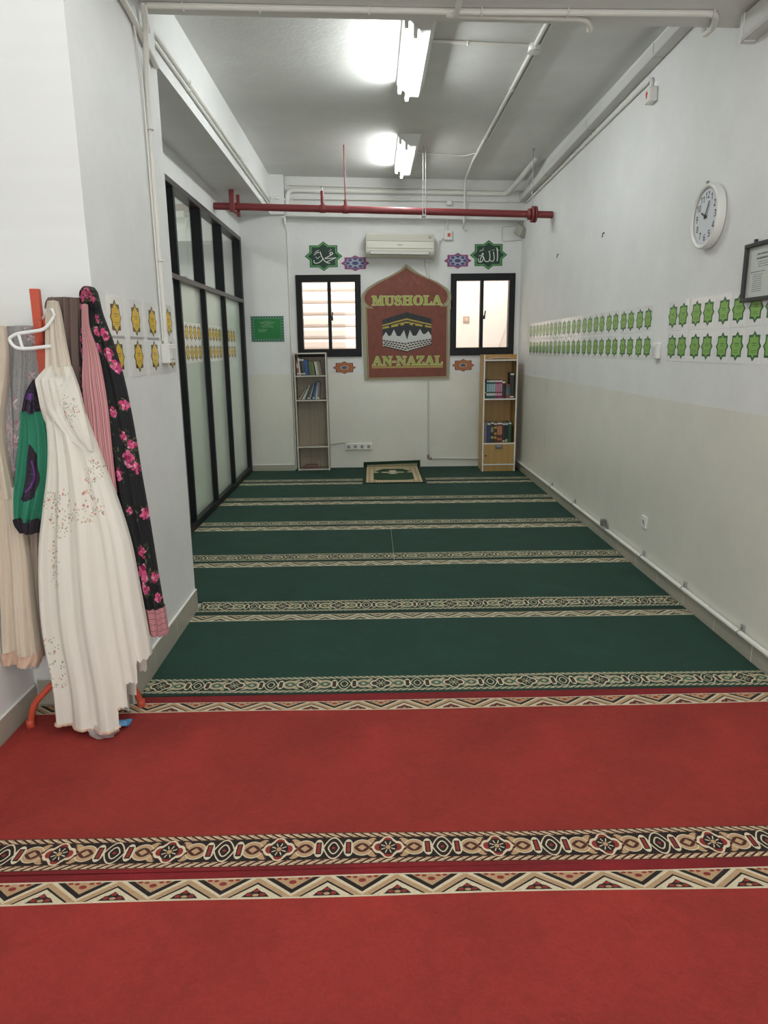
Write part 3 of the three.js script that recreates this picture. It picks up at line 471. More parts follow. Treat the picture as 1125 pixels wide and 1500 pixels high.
starPrint('calligraphy_sticker', 'green star sticker with white Arabic lettering above the left window', -0.591, 2.675, 0.235, 0.175, muhammad);
starPrint('calligraphy_sticker', 'green star sticker with white Arabic lettering above the right window', 1.469, 2.674, 0.235, 0.175, allah);
const purple = canvas(440, 250, (c, W, H) => { c.fillStyle = '#8d3f73'; c.fillRect(0, 0, W, H); starPath(c, W, H, 0.78); c.fillStyle = '#8d86a8'; c.fill(); starPath(c, W, H, 0.72); c.fillStyle = '#a9a6b4'; c.fill(); c.fillStyle = '#33487e'; starPath(c, W, H, 0.26); c.fill(); for (let k = 0; k < 8; k++) { const a = k * Math.PI / 4; c.beginPath(); c.ellipse(W / 2 + Math.cos(a) * 112, H / 2 + Math.sin(a) * 66, 30, 19, 0, 0, 7); c.fill(); } });
const orange = canvas(400, 220, (c, W, H) => { c.fillStyle = '#7c3a22'; c.fillRect(0, 0, W, H); starPath(c, W, H, 0.86); c.fillStyle = '#b8703e'; c.fill(); starPath(c, W, H, 0.62); c.fillStyle = '#8a4526'; c.fill(); starPath(c, W, H, 0.5); c.fillStyle = '#b98a5c'; c.fill(); c.fillStyle = '#2f5596'; c.beginPath(); c.ellipse(W / 2, H / 2, 42, 24, 0, 0, 7); c.fill(); });
starPrint('ornament_sticker', 'purple and blue star ornament left of the air conditioner', -0.198, 2.59, 0.18, 0.094, purple);
starPrint('ornament_sticker', 'purple and blue star ornament right of the air conditioner', 1.085, 2.609, 0.175, 0.094, purple);
starPrint('ornament_sticker', 'orange star ornament beside the grey bookcase', -0.362, 1.313, 0.15, 0.08, orange);
starPrint('ornament_sticker', 'orange star ornament beside the oak bookcase', 1.172, 1.327, 0.145, 0.08, orange);

{ // mosque shaped banner
  const sx = 0.001072, sy = 0.00103, pts = [[560, 5], [610, 35], [700, 105], [800, 160], [930, 215], [1040, 285], [1095, 350], [1100, 410], [1082, 465], [1105, 470], [1105, 535], [1082, 540], [1080, 1370], [1075, 1385], [60, 1390], [55, 1385], [38, 545], [32, 510], [38, 500], [28, 420], [40, 350], [110, 270], [230, 200], [380, 135], [490, 75]];
  const s = new THREE.Shape(); pts.forEach(([x, y], i) => s[i ? 'lineTo' : 'moveTo']((x - 565) * sx, (1390 - y) * sy)); s.closePath();
  const tex = canvas(1125, 1406, (c) => {
    c.fillStyle = '#a49f86'; c.fillRect(0, 0, 1125, 1406);
    c.fillStyle = '#8a8468'; c.fillRect(88, 520, 8, 860);
    const inner = () => { c.beginPath(); c.moveTo(562, 42); c.bezierCurveTo(700, 160, 950, 190, 1040, 335); c.bezierCurveTo(1075, 400, 1040, 470, 965, 500); c.lineTo(1046, 500); c.lineTo(1046, 1350); c.lineTo(108, 1362); c.lineTo(92, 512); c.lineTo(165, 515); c.bezierCurveTo(60, 470, 40, 380, 110, 310); c.bezierCurveTo(220, 200, 440, 150, 562, 42); c.closePath(); };
    inner(); c.fillStyle = '#7d3f2d'; c.fill(); c.lineWidth = 16; c.strokeStyle = '#55281c'; c.stroke(); c.lineWidth = 6; c.strokeStyle = '#cbbd86'; c.stroke();
    c.save(); inner(); c.clip(); for (let i = 0; i < 1500; i++) { c.fillStyle = `rgba(${rnd() < 0.5 ? '60,25,18' : '170,95,70'},0.05)`; c.fillRect(rnd() * 1125, rnd() * 1406, 20 + rnd() * 30, 60); }
    for (const [a, b, d, e] of [[540, 140, 545, 230], [640, 150, 700, 240], [470, 170, 520, 220]]) { c.strokeStyle = 'rgba(200,150,130,0.35)'; c.lineWidth = 5; c.beginPath(); c.moveTo(a, b); c.lineTo(d, e); c.stroke(); } c.restore();
    const word = (txt, x0, x1, y, size) => { c.font = `bold ${size}px serif`; const n = [...txt].length, w = c.measureText(txt).width; c.save(); c.translate(x0, y); c.scale((x1 - x0) / w, 1); c.lineWidth = 12; c.strokeStyle = '#c9c08a'; c.strokeText(txt, 0, 0); c.fillStyle = '#9bb048'; c.fillText(txt, 0, 0); c.restore(); };
    word('MUSHOLA', 155, 985, 483, 150); word('AN-NAZAL', 155, 1000, 1205, 150); c.fillStyle = '#c4b563'; c.fillRect(145, 1218, 855, 9); c.fillRect(145, 1233, 855, 7);
    // cube building with a band, drapes and a stone base
    const quad = (p, f) => { c.fillStyle = f; c.beginPath(); p.forEach(([x, y], i) => c[i ? 'lineTo' : 'moveTo'](x, y)); c.closePath(); c.fill(); };
    quad([[280, 655], [565, 568], [860, 648], [860, 880], [570, 930], [280, 885]], '#1d2227');
    quad([[280, 715], [565, 640], [860, 712], [860, 728], [565, 660], [280, 732]], '#b9a345'); quad([[280, 745], [565, 678], [860, 740], [860, 758], [565, 715], [280, 766]], '#b9a345');
    for (const x of [370, 480, 655, 770]) quad([[x - 14, 712], [x + 14, 706], [x + 14, 745], [x - 14, 750]], '#1d2227');
    c.strokeStyle = '#4a5055'; c.lineWidth = 3; for (const [x, y] of [[320, 645], [412, 617], [532, 580], [610, 582], [712, 610]]) { c.beginPath(); c.moveTo(x, y); c.lineTo(x, y + 90); c.stroke(); }
    quad([[280, 860], [320, 800], [350, 850], [380, 845], [415, 772], [450, 850], [490, 855], [535, 780], [570, 895], [605, 780], [640, 850], [680, 850], [725, 770], [760, 830], [790, 830], [825, 795], [860, 850], [860, 890], [570, 950], [280, 900]], '#c9cbc8');
    quad([[535, 700], [605, 700], [600, 800], [572, 895], [542, 800]], '#1d2227');
    quad([[282, 885], [572, 935], [858, 880], [858, 950], [575, 1035], [282, 968]], '#ccc9c0');
    for (let r = 0; r < 4; r++) for (let k = 0; k < 16; k++) { const x = 286 + k * 36 + (r % 2) * 16, q = Math.abs(x + 12 - 572) / 290, y = 893 + r * (32 - 10 * q) + (1 - q) * 48 - (x > 572 ? 5 : 0), yt = y - (x < 572 ? -4 : 4); if (x < 846) quad([[x, y], [x + 26, y + (x < 572 ? 5 : -5)], [x + 26, y + 16 + (x < 572 ? 5 : -5)], [x, y + 16]], '#1f1c1b'); }
  });
  const g = new THREE.ExtrudeGeometry(s, { depth: 0.006, bevelEnabled: false }), p = g.attributes.position, uv = g.attributes.uv;
  for (let i = 0; i < p.count; i++) uv.setXY(i, (p.getX(i) / sx + 565) / 1125, (p.getY(i) / sy + 16) / 1406);
  const b = thing('banner', 'brown mosque shaped banner with Kaaba picture between the windows', 'banner', [0.44, 1.147, ZB + 0.014]);
  mesh('printed_panel', g, mat(1, 1, 1, 0.5, { map: tex }), b);
  for (const [x, y] of [[-0.45, 0.4], [0.45, 0.4]]) mesh('fixing_pad', box(x - 0.03, x + 0.03, y, y + 0.06, -0.014, 0), plasticWhite, b);
}
{ // green certificate on the column
  const tex = canvas(500, 370, (c, W, H) => {
    c.fillStyle = '#3f7466'; c.fillRect(0, 0, W, H); for (let i = 0; i < 26; i++) { c.fillStyle = i % 2 ? '#7d9a8c' : '#234a40'; for (const y of [4, H - 24]) c.fillRect(i * 20, y, 14, 20); } for (let i = 0; i < 18; i++) { c.fillStyle = i % 2 ? '#7d9a8c' : '#234a40'; for (const x of [4, W - 24]) c.fillRect(x, i * 20, 20, 14); }
    c.fillStyle = '#1f5a3a'; c.fillRect(32, 30, W - 64, H - 60); c.strokeStyle = '#8fc4a0'; c.lineWidth = 4; c.strokeRect(44, 36, W - 88, H - 72); c.fillStyle = '#177a3a'; c.fillRect(48, 40, W - 96, H - 80);
    c.fillStyle = '#c8dcc0'; for (const [y, a, b] of [[70, 190, 310], [88, 130, 360], [104, 160, 330], [120, 200, 300], [138, 150, 340], [154, 170, 330]]) for (let x = a; x < b; x += 12) c.fillRect(x, y, 8 * (0.6 + 0.4 * rnd()), 5);
    for (const y of [190, 206, 222]) for (let x = 110; x < 250 - (y - 190); x += 11) c.fillRect(x, y, 7, 4);
  });
  const t = thing('certificate', 'green bordered notice sheet on the back column', 'notice', [-1.305, 1.8, -9.18]); mesh('sheet', plate((() => { const s = new THREE.Shape(); s.moveTo(-0.205, -0.155); s.lineTo(0.205, -0.155); s.lineTo(0.205, 0.155); s.lineTo(-0.205, 0.155); s.closePath(); return s; })(), 0.003, 0.205, 0.155), mat(1, 1, 1, 0.45, { map: tex }), t);
}

// eight pointed name stickers on their clear sheets
function nameStarTex(fill, border, ink, variant) {
  return canvas(256, 256, (c, W, H) => {
    c.fillStyle = border; c.fillRect(0, 0, W, H); c.save(); starPath(c, W, H, border === '#3b3522' ? 0.86 : 0.80); c.clip(); c.fillStyle = fill; c.fillRect(0, 0, W, H);
    if (border === '#3b3522') { c.fillStyle = border; for (const sx of [-1, 1]) for (const sy of [-1, 1]) c.fillRect(W / 2 + sx * 66 - 18, H / 2 + sy * 74 - 10, 36, 20); }
    c.restore(); c.strokeStyle = ink; c.lineCap = 'round'; let s = variant * 7 + 3; const q = () => ((s = (s * 73 + 41) % 97) / 97);
    for (const [y, w, lw] of [[104, 42, 5], [122, 30, 4], [166, 38, 4], [182, 44, 3]]) { let x = W / 2 - w; c.lineWidth = lw; while (x < W / 2 + w) { const d = 8 + q() * 14; c.beginPath(); c.moveTo(x, y + q() * 5); c.quadraticCurveTo(x + d / 2, y - 8 * q(), x + d, y + q() * 4); c.stroke(); x += d + 5; } }
  });
}
const greenStars = [0, 1, 2].map((i) => mat(1, 1, 1, 0.3, { map: nameStarTex('#86b85a', '#27623a', '#2c4a24', i) }));
const yellowStars = [0, 1, 2].map((i) => mat(1, 1, 1, 0.3, { map: nameStarTex('#dfb92a', '#3b3522', '#4a4326', i) }));
const sheetMat = mat(0.86, 0.865, 0.855, 0.14), sheetMatGlass = mat(0.84, 0.84, 0.80, 0.3);
const starGeo = plate(star8(0.069, 0.0735), 0.0012, 0.069, 0.0735), sheetGeo = new THREE.BoxGeometry(0.152, 0.178, 0.0012), sheetGeoWide = new THREE.BoxGeometry(0.2, 0.18, 0.0012);
let starCount = 0;
function nameSticker(label, group, x, y, z, turn, mats, wide, sheet = sheetMat) {
  const t = thing('star_sticker', label, 'sticker', [x, y, z], group); t.rotation.y = turn; t.rotation.z = rr(-0.012, 0.012);
  const sh = mesh('backing_sheet', wide ? sheetGeoWide : sheetGeo, sheet, t); sh.position.z = 0.0011; const st = mesh('star', starGeo, mats[starCount++ % 3], t); st.position.z = 0.0018;
}
const lowZ = [-3.26, -3.405, -3.56, -3.729, -3.885, -4.064, -4.216, -4.396, -4.543, -4.953, -5.108, -5.282, -5.436, -5.617, -5.772, -5.948, -6.106, -6.279, -6.437, -6.62, -6.779, -6.96, -7.122, -7.297, -7.455, -7.637, -7.8, -7.956, -8.114, -8.275, -8.437, -8.615];
const ORD = ['first', 'second', 'third', 'fourth', 'fifth', 'sixth', 'seventh', 'eighth', 'ninth', 'tenth', 'eleventh', 'twelfth', 'thirteenth', 'fourteenth', 'fifteenth', 'sixteenth', 'seventeenth', 'eighteenth', 'nineteenth', 'twentieth', 'twenty first', 'twenty second', 'twenty third', 'twenty fourth'];
lowZ.forEach((z, i) => {
  const k = lowZ.filter((q) => q > -4.755).length, where = i < k ? `${ORD[k - 1 - i]} from the light switch towards framed notice` : `${ORD[i - k]} from the light switch towards oak bookcase`;
  nameSticker(`green star sticker, lower row, ${where}`, 'green star stickers on the right wall', XR, 1.542, z, -Math.PI / 2, greenStars);
  nameSticker(`green star sticker, upper row, ${where}`, 'green star stickers on the right wall', XR, 1.727, z - 0.015, -Math.PI / 2, greenStars);
});
[-3.185, -3.452, -3.71].forEach((z, i) => {
  const where = ['nearest the pillar front edge', 'midway along the pillar', 'just before the pillar conduit'][i];
  nameSticker(`yellow star sticker in the upper row on the pillar, ${where}`, undefined, -1.105, 1.692, z, Math.PI / 2, yellowStars, true);
  nameSticker(`yellow star sticker in the lower row on the pillar, ${where}`, undefined, -1.105, 1.525, z, Math.PI / 2, yellowStars, true);
});
nameSticker('yellow star sticker on the pillar just past the conduit', undefined, -1.105, 1.7, -4.0, Math.PI / 2, yellowStars);
nameSticker('yellow star sticker on the pillar behind the white switch box', undefined, -1.105, 1.525, -4.02, Math.PI / 2, yellowStars);
nameSticker('yellow star sticker on the left wall beside the cream prayer robe', undefined, XL, 1.695, -2.87, Math.PI / 2, yellowStars);
for (const [a, b, n, pane] of [[-8.11, -8.75, 4, 'first'], [-7.17, -7.93, 5, 'second'], [-6.24, -7.0, 5, 'third'], [-5.35, -6.08, 5, 'fourth']]) for (let i = 0; i < n; i++) {
  const z = a + (b - a) * (i + 0.35) / n, at = `${ORD[i]} from pillar side, ${pane} pane from column`;
  nameSticker(`yellow star on glass, upper row, ${at}`, 'yellow star stickers on the glass', -1.627, 1.705, z, Math.PI / 2, yellowStars, false, sheetMatGlass);
  nameSticker(`yellow star on glass, lower row, ${at}`, 'yellow star stickers on the glass', -1.627, 1.53, z, Math.PI / 2, yellowStars, false, sheetMatGlass);
}

// ---------------------------------------------------------------- right wall fittings
{ // clock
  const R = 0.17, t = thing('wall_clock', 'round white wall clock with black numerals', 'clock', [XR, 2.238, -4.14]); t.rotation.y = -Math.PI / 2;
  const prof = [[0.02, 0.0], [R - 0.006, 0.0], [R, 0.008], [R, 0.04], [R - 0.004, 0.05], [R - 0.012, 0.052], [R - 0.022, 0.046], [R - 0.024, 0.038]].map(([r, y]) => new THREE.Vector2(r, y));
  const rim = new THREE.LatheGeometry(prof, 48); rim.rotateX(Math.PI / 2); mesh('rim', rim, mat(0.78, 0.78, 0.745, 0.35), t);
  const tex = canvas(512, 512, (c) => { c.fillStyle = '#d4d8dc'; c.fillRect(0, 0, 512, 512); c.fillStyle = '#2a2d30'; c.textAlign = 'center'; c.textBaseline = 'middle'; c.font = 'bold 86px sans-serif'; for (let h = 1; h <= 12; h++) { const a = h * Math.PI / 6; c.fillText(String(h), 256 + Math.sin(a) * 190, 256 - Math.cos(a) * 190); } for (let m = 0; m < 60; m++) { const a = m * Math.PI / 30; c.fillRect(256 + Math.sin(a) * 244 - 2, 256 - Math.cos(a) * 244 - 2, 4, 4); } });
  const face = new THREE.CircleGeometry(R - 0.023, 48); face.translate(0, 0, 0.036); mesh('dial', face, mat(1, 1, 1, 0.5, { map: tex }), t);
  const hand = (a, len, w, z) => { const g = new THREE.BoxGeometry(w, len, 0.002); g.translate(0, len / 2 - 0.015, z); g.rotateZ(-a); return g; };
  mesh('hour_hand', hand(-1.13, 0.075, 0.01, 0.039), darkPlastic, t); mesh('minute_hand', hand(0.5, 0.1, 0.008, 0.042), darkPlastic, t);
  mesh('hub', cyl(V(0, 0, 0.036), V(0, 0, 0.046), 0.008, 14), darkPlastic, t); mesh('hanger_tab', rbox(-0.008, 0.008, R - 0.004, R + 0.012, 0.035, 0.048, 0.003), mat(0.2, 0.2, 0.2, 0.5), t);
}
{ // framed notice
  const w = 0.6, h = 0.275, t = thing('framed_notice', 'black framed printed notice on the right wall below the clock', 'picture', [XR, 1.892, -3.69 + w / 2]); t.rotation.y = -Math.PI / 2;
  const tilt = new THREE.Group(); const fm = mat(0.025, 0.025, 0.025, 0.3), b = 0.02;
  mesh('frame_side', rbox(-w / 2, -w / 2 + b, -h / 2, h / 2, 0, 0.03, 0.003), fm, t); mesh('frame_side', rbox(w / 2 - b, w / 2, -h / 2, h / 2, 0, 0.03, 0.003), fm, t); mesh('frame_rail', rbox(-w / 2, w / 2, h / 2 - b, h / 2, 0, 0.031, 0.003), fm, t); mesh('frame_rail', rbox(-w / 2, w / 2, -h / 2, -h / 2 + b, 0, 0.031, 0.003), fm, t);
  const tex = canvas(1024, 440, (c, W, H) => { c.fillStyle = '#c6cac4'; c.fillRect(0, 0, W, H); const line = (x0, x1, y, lw, col = '#3c3e40') => { c.fillStyle = col; for (let x = x0; x < x1;) { const d = 8 + rnd() * 26; c.fillRect(x, y, Math.min(d, x1 - x), lw); x += d + 6; } };
    line(140, 860, 60, 14); line(140, 880, 96, 16, '#2c2e30'); for (const y of [132, 152, 172]) line(170, 820, y, 6); line(60, 300, 214, 8, '#3a4a70'); line(420, 700, 205, 8, '#8a3030'); line(760, 980, 205, 8, '#8a3030'); for (let y = 240; y < 400; y += 18) { line(100, 260, y, 5); line(400, 690, y, 5); line(760, 960, y, 5); } });
  mesh('print', new THREE.PlaneGeometry(w - 2 * b, h - 2 * b).translate(0, 0, 0.013), mat(1, 1, 1, 0.5, { map: tex, clearcoat: 1, clearcoatRoughness: 0.05 }), t); mesh('backing', box(-w / 2 + 0.005, w / 2 - 0.005, -h / 2 + 0.005, h / 2 - 0.005, 0.002, 0.01), mat(0.3, 0.25, 0.2, 0.7), t);
  mesh('hook', rbox(-w / 2 + 0.06, -w / 2 + 0.075, h / 2, h / 2 + 0.018, 0.004, 0.018, 0.002), fm, t);
}
function wallPlate(name, label, x, y, z, turn, w, h, d, kind) {
  const t = thing(name, label, kind === 'socket' ? 'socket' : 'switch', [x, y, z]); t.rotation.y = turn; mesh('plate', rbox(-w / 2, w / 2, -h / 2, h / 2, 0, d, 0.006), plasticWhite, t);
  if (kind === 'socket') { mesh('socket_ring', new THREE.TorusGeometry(0.021, 0.003, 6, 20).translate(0, 0, d), plasticWhite, t); mesh('socket_well', cyl(V(0, 0, d - 0.002), V(0, 0, d + 0.0006), 0.02, 20), mat(0.3, 0.3, 0.29, 0.5), t); }
  else { const r = mesh('rocker', rbox(-w * 0.28, w * 0.28, -h * 0.3, h * 0.3, 0, 0.006, 0.003), mat(0.72, 0.72, 0.69, 0.4), t); r.position.z = d; r.rotation.x = 0.06; }
  return t;
}
wallPlate('light_switch', 'small white switch between the green star stickers', XR, 1.515, -4.755, -Math.PI / 2, 0.085, 0.1, 0.03, 'switch');
wallPlate('wall_socket', 'white wall socket low on the right wall', XR, 0.357, -4.765, -Math.PI / 2, 0.085, 0.085, 0.012, 'socket');
wallPlate('switch_box', 'white surface mounted switch box at the pillar conduit end', -1.105, 1.535, -3.885, Math.PI / 2, 0.13, 0.1, 0.045, 'switch');
for (const [y, z, l] of [[2.428, -6.045, 'small dark hook on the right wall nearer the clock'], [2.441, -7.489, 'small dark hook on the right wall nearer the red pipe end']])
  { const t = thing('wall_hook', l, 'hook', [XR, y, z]); mesh('hook', sweep(fillet([V(0, 0.01, 0), V(-0.012, 0.008, 0), V(-0.014, -0.022, 0.0), V(-0.014, -0.018, -0.012)], 0.008), 0.0035, 8), darkPlastic, t); mesh('nail_plate', cyl(V(0, 0.01, 0), V(-0.003, 0.01, 0), 0.008, 10), darkPlastic, t); }
// socket strip on the back wall
{
  const t = thing('socket_strip', 'white four gang socket strip low on the back wall', 'socket', [-0.196, 0.29, ZB]);
  mesh('body', rbox(-0.175, 0.175, -0.045, 0.045, 0, 0.03, 0.006), plasticWhite, t);
  for (let i = 0; i < 4; i++) { const x = -0.131 + i * 0.0875; mesh('gang', rbox(x - 0.041, x + 0.041, -0.041, 0.041, 0.028, 0.036, 0.004), mat(0.74, 0.74, 0.7, 0.35), t); mesh('socket_well', cyl(V(x, 0, 0.035), V(x, 0, 0.0368), 0.022, 20), mat(0.28, 0.28, 0.27, 0.5), t); }
  conduit('power_cable', 'grey cable from the socket strip to the grey bookcase', [V(-0.33, 0.338, ZB + 0.01), V(-0.42, 0.34, ZB + 0.01), V(-0.57, 0.318, ZB + 0.01)], 0.005, mat(0.4, 0.4, 0.38, 0.5), [], 0.03, 'cable');
}

// ---------------------------------------------------------------- bookcases
const BY = 0.0105; // top of the carpet
function woodTex(a, b) { return wrap(canvas(256, 512, (c, W, H) => { c.fillStyle = a; c.fillRect(0, 0, W, H); for (let i = 0; i < 160; i++) { c.strokeStyle = b; c.globalAlpha = 0.10 + rnd() * 0.15; c.lineWidth = 0.6 + rnd() * 2; const x = rnd() * W; c.beginPath(); c.moveTo(x, 0); c.bezierCurveTo(x + rr(-8, 8), H / 3, x + rr(-8, 8), 2 * H / 3, x, H); c.stroke(); } c.globalAlpha = 1; })); }
const greyWood = mat(1, 1, 1, 0.45, { map: woodTex('#a89b88', '#6a5f50') }), greyBack = greyWood, greyEdge = mat(0.62, 0.58, 0.50, 0.4);
const oak = mat(1, 1, 1, 0.4, { map: woodTex('#c09a5c', '#8a6530') }), oakBack = oak, whiteEdge = mat(0.82, 0.81, 0.77, 0.35);
{
  const w = 0.412, d = 0.21, h = 1.495, t = thing('bookcase', 'tall grey wood bookcase with open shelves at the left window', 'bookcase', [-0.776, BY, -9.13]); t.rotation.z = 0.006;
  const e = 0.016; // front at z 0, back at -d
  for (const s of [-1, 1]) { const x = s * (w / 2 - e / 2); const p = mesh('side_panel', box(x - e / 2, x + e / 2, 0, h, -0.002, -d), greyWood, t); mesh('edge_band', box(x - e / 2, x + e / 2, 0, h, 0, -0.002), greyEdge, p); }
  mesh('back_panel', box(-w / 2 + e, w / 2 - e, 0, h, -d, -d + 0.005), greyBack, t);
  for (const [y, n] of [[0.006, 'bottom_shelf'], [0.3, 'shelf'], [0.895, 'shelf'], [1.2, 'shelf'], [h - e, 'top_panel']]) { const p = mesh(n, box(-w / 2 + e, w / 2 - e, y, y + e, -0.002, -d + 0.005), greyWood, t); mesh('edge_band', box(-w / 2 + e, w / 2 - e, y, y + e, 0, -0.002), greyEdge, p); }
  mesh('back_rail', box(-w / 2 + e, w / 2 - e, 0.62, 0.64, -d + 0.005, -d + 0.012), greyWood, t); mesh('back_rail', box(-w / 2 + e, w / 2 - e, 0.135, 0.15, -d + 0.005, -d + 0.012), greyWood, t);
}
const OX = 1.583, OZ = -8.905, OD = 0.33;
{
  const w = 0.42, d = OD, h = 1.45, e = 0.016, t = thing('bookcase', 'oak bookcase with white edges and a cupboard door by the right wall', 'bookcase', [OX, BY, OZ]);
  for (const s of [-1, 1]) { const x = s * (w / 2 - e / 2); const p = mesh('side_panel', box(x - e / 2, x + e / 2, 0, h, -0.003, -d), oak, t); mesh('edge_band', box(x - e / 2, x + e / 2, 0, h, 0, -0.003), whiteEdge, p); }
  mesh('back_panel', box(-w / 2 + e, w / 2 - e, 0, h - 0.06, -d, -d + 0.005), oakBack, t); mesh('gallery_rail', box(-w / 2 + e, w / 2 - e, h - 0.075, h, -d, -d + 0.014), oak, t);
  for (const [y, n] of [[0.078, 'bottom_shelf'], [0.345, 'shelf'], [0.9, 'shelf'], [1.375, 'top_shelf']]) { const p = mesh(n, box(-w / 2 + e, w / 2 - e, y, y + e, -0.003, -d + 0.005), oak, t); mesh('edge_band', box(-w / 2 + e, w / 2 - e, y, y + e, 0, -0.003), whiteEdge, p); }
  mesh('plinth', box(-w / 2 + e, w / 2 - e, 0, 0.078, -0.012, -0.026), oak, t);
  const dr = mesh('door', box(-w / 2 + e + 0.002, w / 2 - e - 0.002, 0.096, 0.343, -0.001, -0.016), oak, t); mesh('handle', rbox(-0.045, 0.04, 0.288, 0.336, -0.001, 0.012, 0.004), mat(0.14, 0.14, 0.14, 0.4), dr); mesh('handle_label', box(-0.035, 0.03, 0.312, 0.33, 0.012, 0.013), mat(0.35, 0.36, 0.35, 0.4), dr); mesh('lock', cyl(V(-0.165, 0.2, -0.002), V(-0.165, 0.2, 0.006), 0.011, 14), darkPlastic, dr);
  mesh('maker_plate', rbox(0.08, 0.125, 0.04, 0.055, -0.013, -0.01, 0.001), mat(0.3, 0.3, 0.22, 0.5), t);
}
function book(label, rgb, x, y, zf, th, h, d, lean, opts = {}) {
  const t = thing('book', label, 'book', [x, y, zf], opts.group); t.rotation.z = lean; const c = mat(...rgb, 0.5), b = 0.0022;
  mesh('cover', mergeGeometries([box(0, b, 0, h, 0, -d), box(th - b, th, 0, h, 0, -d), rbox(0, th, 0, h, -0.003, 0.002, 0.0012)].map((g) => g.index ? g.toNonIndexed() : g)), c, t);
  mesh('pages', box(b, th - b, 0.004, h - 0.004, -0.003, -d + 0.004), mat(0.75, 0.71, 0.6, 0.8), t);
  for (const [y0, y1, col] of opts.bands ?? []) mesh('spine_label', box(0.001, th - 0.001, h * y0, h * y1, 0.002, 0.0032), mat(...col, 0.5), t);
}
const WHITE = [0.72, 0.7, 0.64], GOLD = [0.5, 0.36, 0.1];
{ // grey bookcase, top shelf: leaning left
  const y = BY + 1.217, z = -9.155; let x = -0.955;
  const L = [['red and white book leaning on the top shelf of the grey bookcase', [0.32, 0.08, 0.06], 0.026, 0.19, [[0.05, 0.16, WHITE], [0.5, 0.8, [0.55, 0.4, 0.36]]]], ['thin cream book next to the red one in the grey bookcase', WHITE, 0.016, 0.225, []], ['black book with white tag on the top shelf of the grey bookcase', [0.02, 0.02, 0.025], 0.026, 0.22, [[0.05, 0.12, WHITE], [0.85, 0.95, WHITE]]], ['dark grey book with white tag on the top shelf of the grey bookcase', [0.07, 0.08, 0.085], 0.03, 0.215, [[0.05, 0.12, WHITE], [0.87, 0.96, WHITE]]], ['bright blue book on the top shelf of the grey bookcase', [0.035, 0.1, 0.3], 0.038, 0.195, []], ['dark blue book behind the bright blue one in the grey bookcase', [0.03, 0.06, 0.15], 0.012, 0.19, []], ['olive green book on the top shelf of the grey bookcase', [0.12, 0.16, 0.045], 0.032, 0.175, []], ['second olive green book with paler spine in the grey bookcase', [0.16, 0.2, 0.07], 0.026, 0.17, []], ['black thin book after the green ones in the grey bookcase', [0.02, 0.02, 0.02], 0.012, 0.17, []], ['white thin book after the black one in the grey bookcase', WHITE, 0.016, 0.175, []], ['cream paperback leaning by the grey bookcase side', [0.45, 0.42, 0.34], 0.022, 0.17, []], ['grey brown thick book by the right side of the grey bookcase', [0.24, 0.2, 0.16], 0.03, 0.18, []]];
  L.forEach(([l, c, th, h, bands], i) => { const lean = 0.06 + 0.012 * i; book(l, c, x + h * Math.sin(lean) * 0, y + 0.001, z, th, h * 0.96, 0.14, lean, { bands }); x += th / Math.cos(lean) + 0.003; });
}
{ // grey bookcase, second shelf: leaning right
  const y = BY + 0.912, z = -9.155; let x = -0.955;
  const L = [['olive brown thin book lying steeply on the second shelf', [0.16, 0.13, 0.06], 0.014, 0.15], ['cream thin book leaning steeply on the second shelf', [0.5, 0.46, 0.34], 0.012, 0.17], ['dark olive book leaning on the second shelf', [0.1, 0.1, 0.06], 0.018, 0.19], ['white thin book leaning on the second shelf', WHITE, 0.014, 0.215], ['second white book leaning on the second shelf, greyer', [0.5, 0.5, 0.47], 0.014, 0.205], ['charcoal book with white tag on the second shelf', [0.06, 0.065, 0.065], 0.026, 0.2], ['dark green grey book on the second shelf', [0.08, 0.1, 0.09], 0.022, 0.2], ['pale grey book on the second shelf before the blue ones', [0.42, 0.42, 0.4], 0.016, 0.21], ['black book on the second shelf before the blue ones', [0.03, 0.035, 0.045], 0.022, 0.21], ['deep blue book on the second shelf', [0.03, 0.08, 0.2], 0.02, 0.235], ['steel blue book on the second shelf', [0.12, 0.2, 0.32], 0.018, 0.24], ['grey white book on the second shelf after the blue ones', [0.5, 0.5, 0.5], 0.018, 0.225], ['brown and grey book at the right end of the second shelf', [0.2, 0.15, 0.13], 0.03, 0.215]];
  L.forEach(([l, c, th, h], i) => { const lean = -0.62 + 0.045 * i; const step = th / Math.cos(lean) + 0.001; book(l, c, x, y + 0.001 + th * Math.sin(-lean), z, th, h * 0.95, 0.14, lean, { bands: i % 3 ? [] : [[0.04, 0.12, WHITE]] }); x += step; });
}
{ // lowest shelf: flat dark red folder
  const t = thing('folder', 'dark red folder lying flat in the lowest shelf of the grey bookcase', 'folder', [-0.83, BY + 0.023, -9.2]); t.rotation.y = 0.1;
  mesh('cover', rbox(-0.09, 0.09, 0, 0.02, -0.06, 0.05, 0.004), mat(0.13, 0.05, 0.06, 0.6), t); mesh('pages', rbox(-0.06, 0.1, 0.02, 0.045, -0.05, 0.04, 0.004), mat(0.2, 0.1, 0.1, 0.7), t);
}
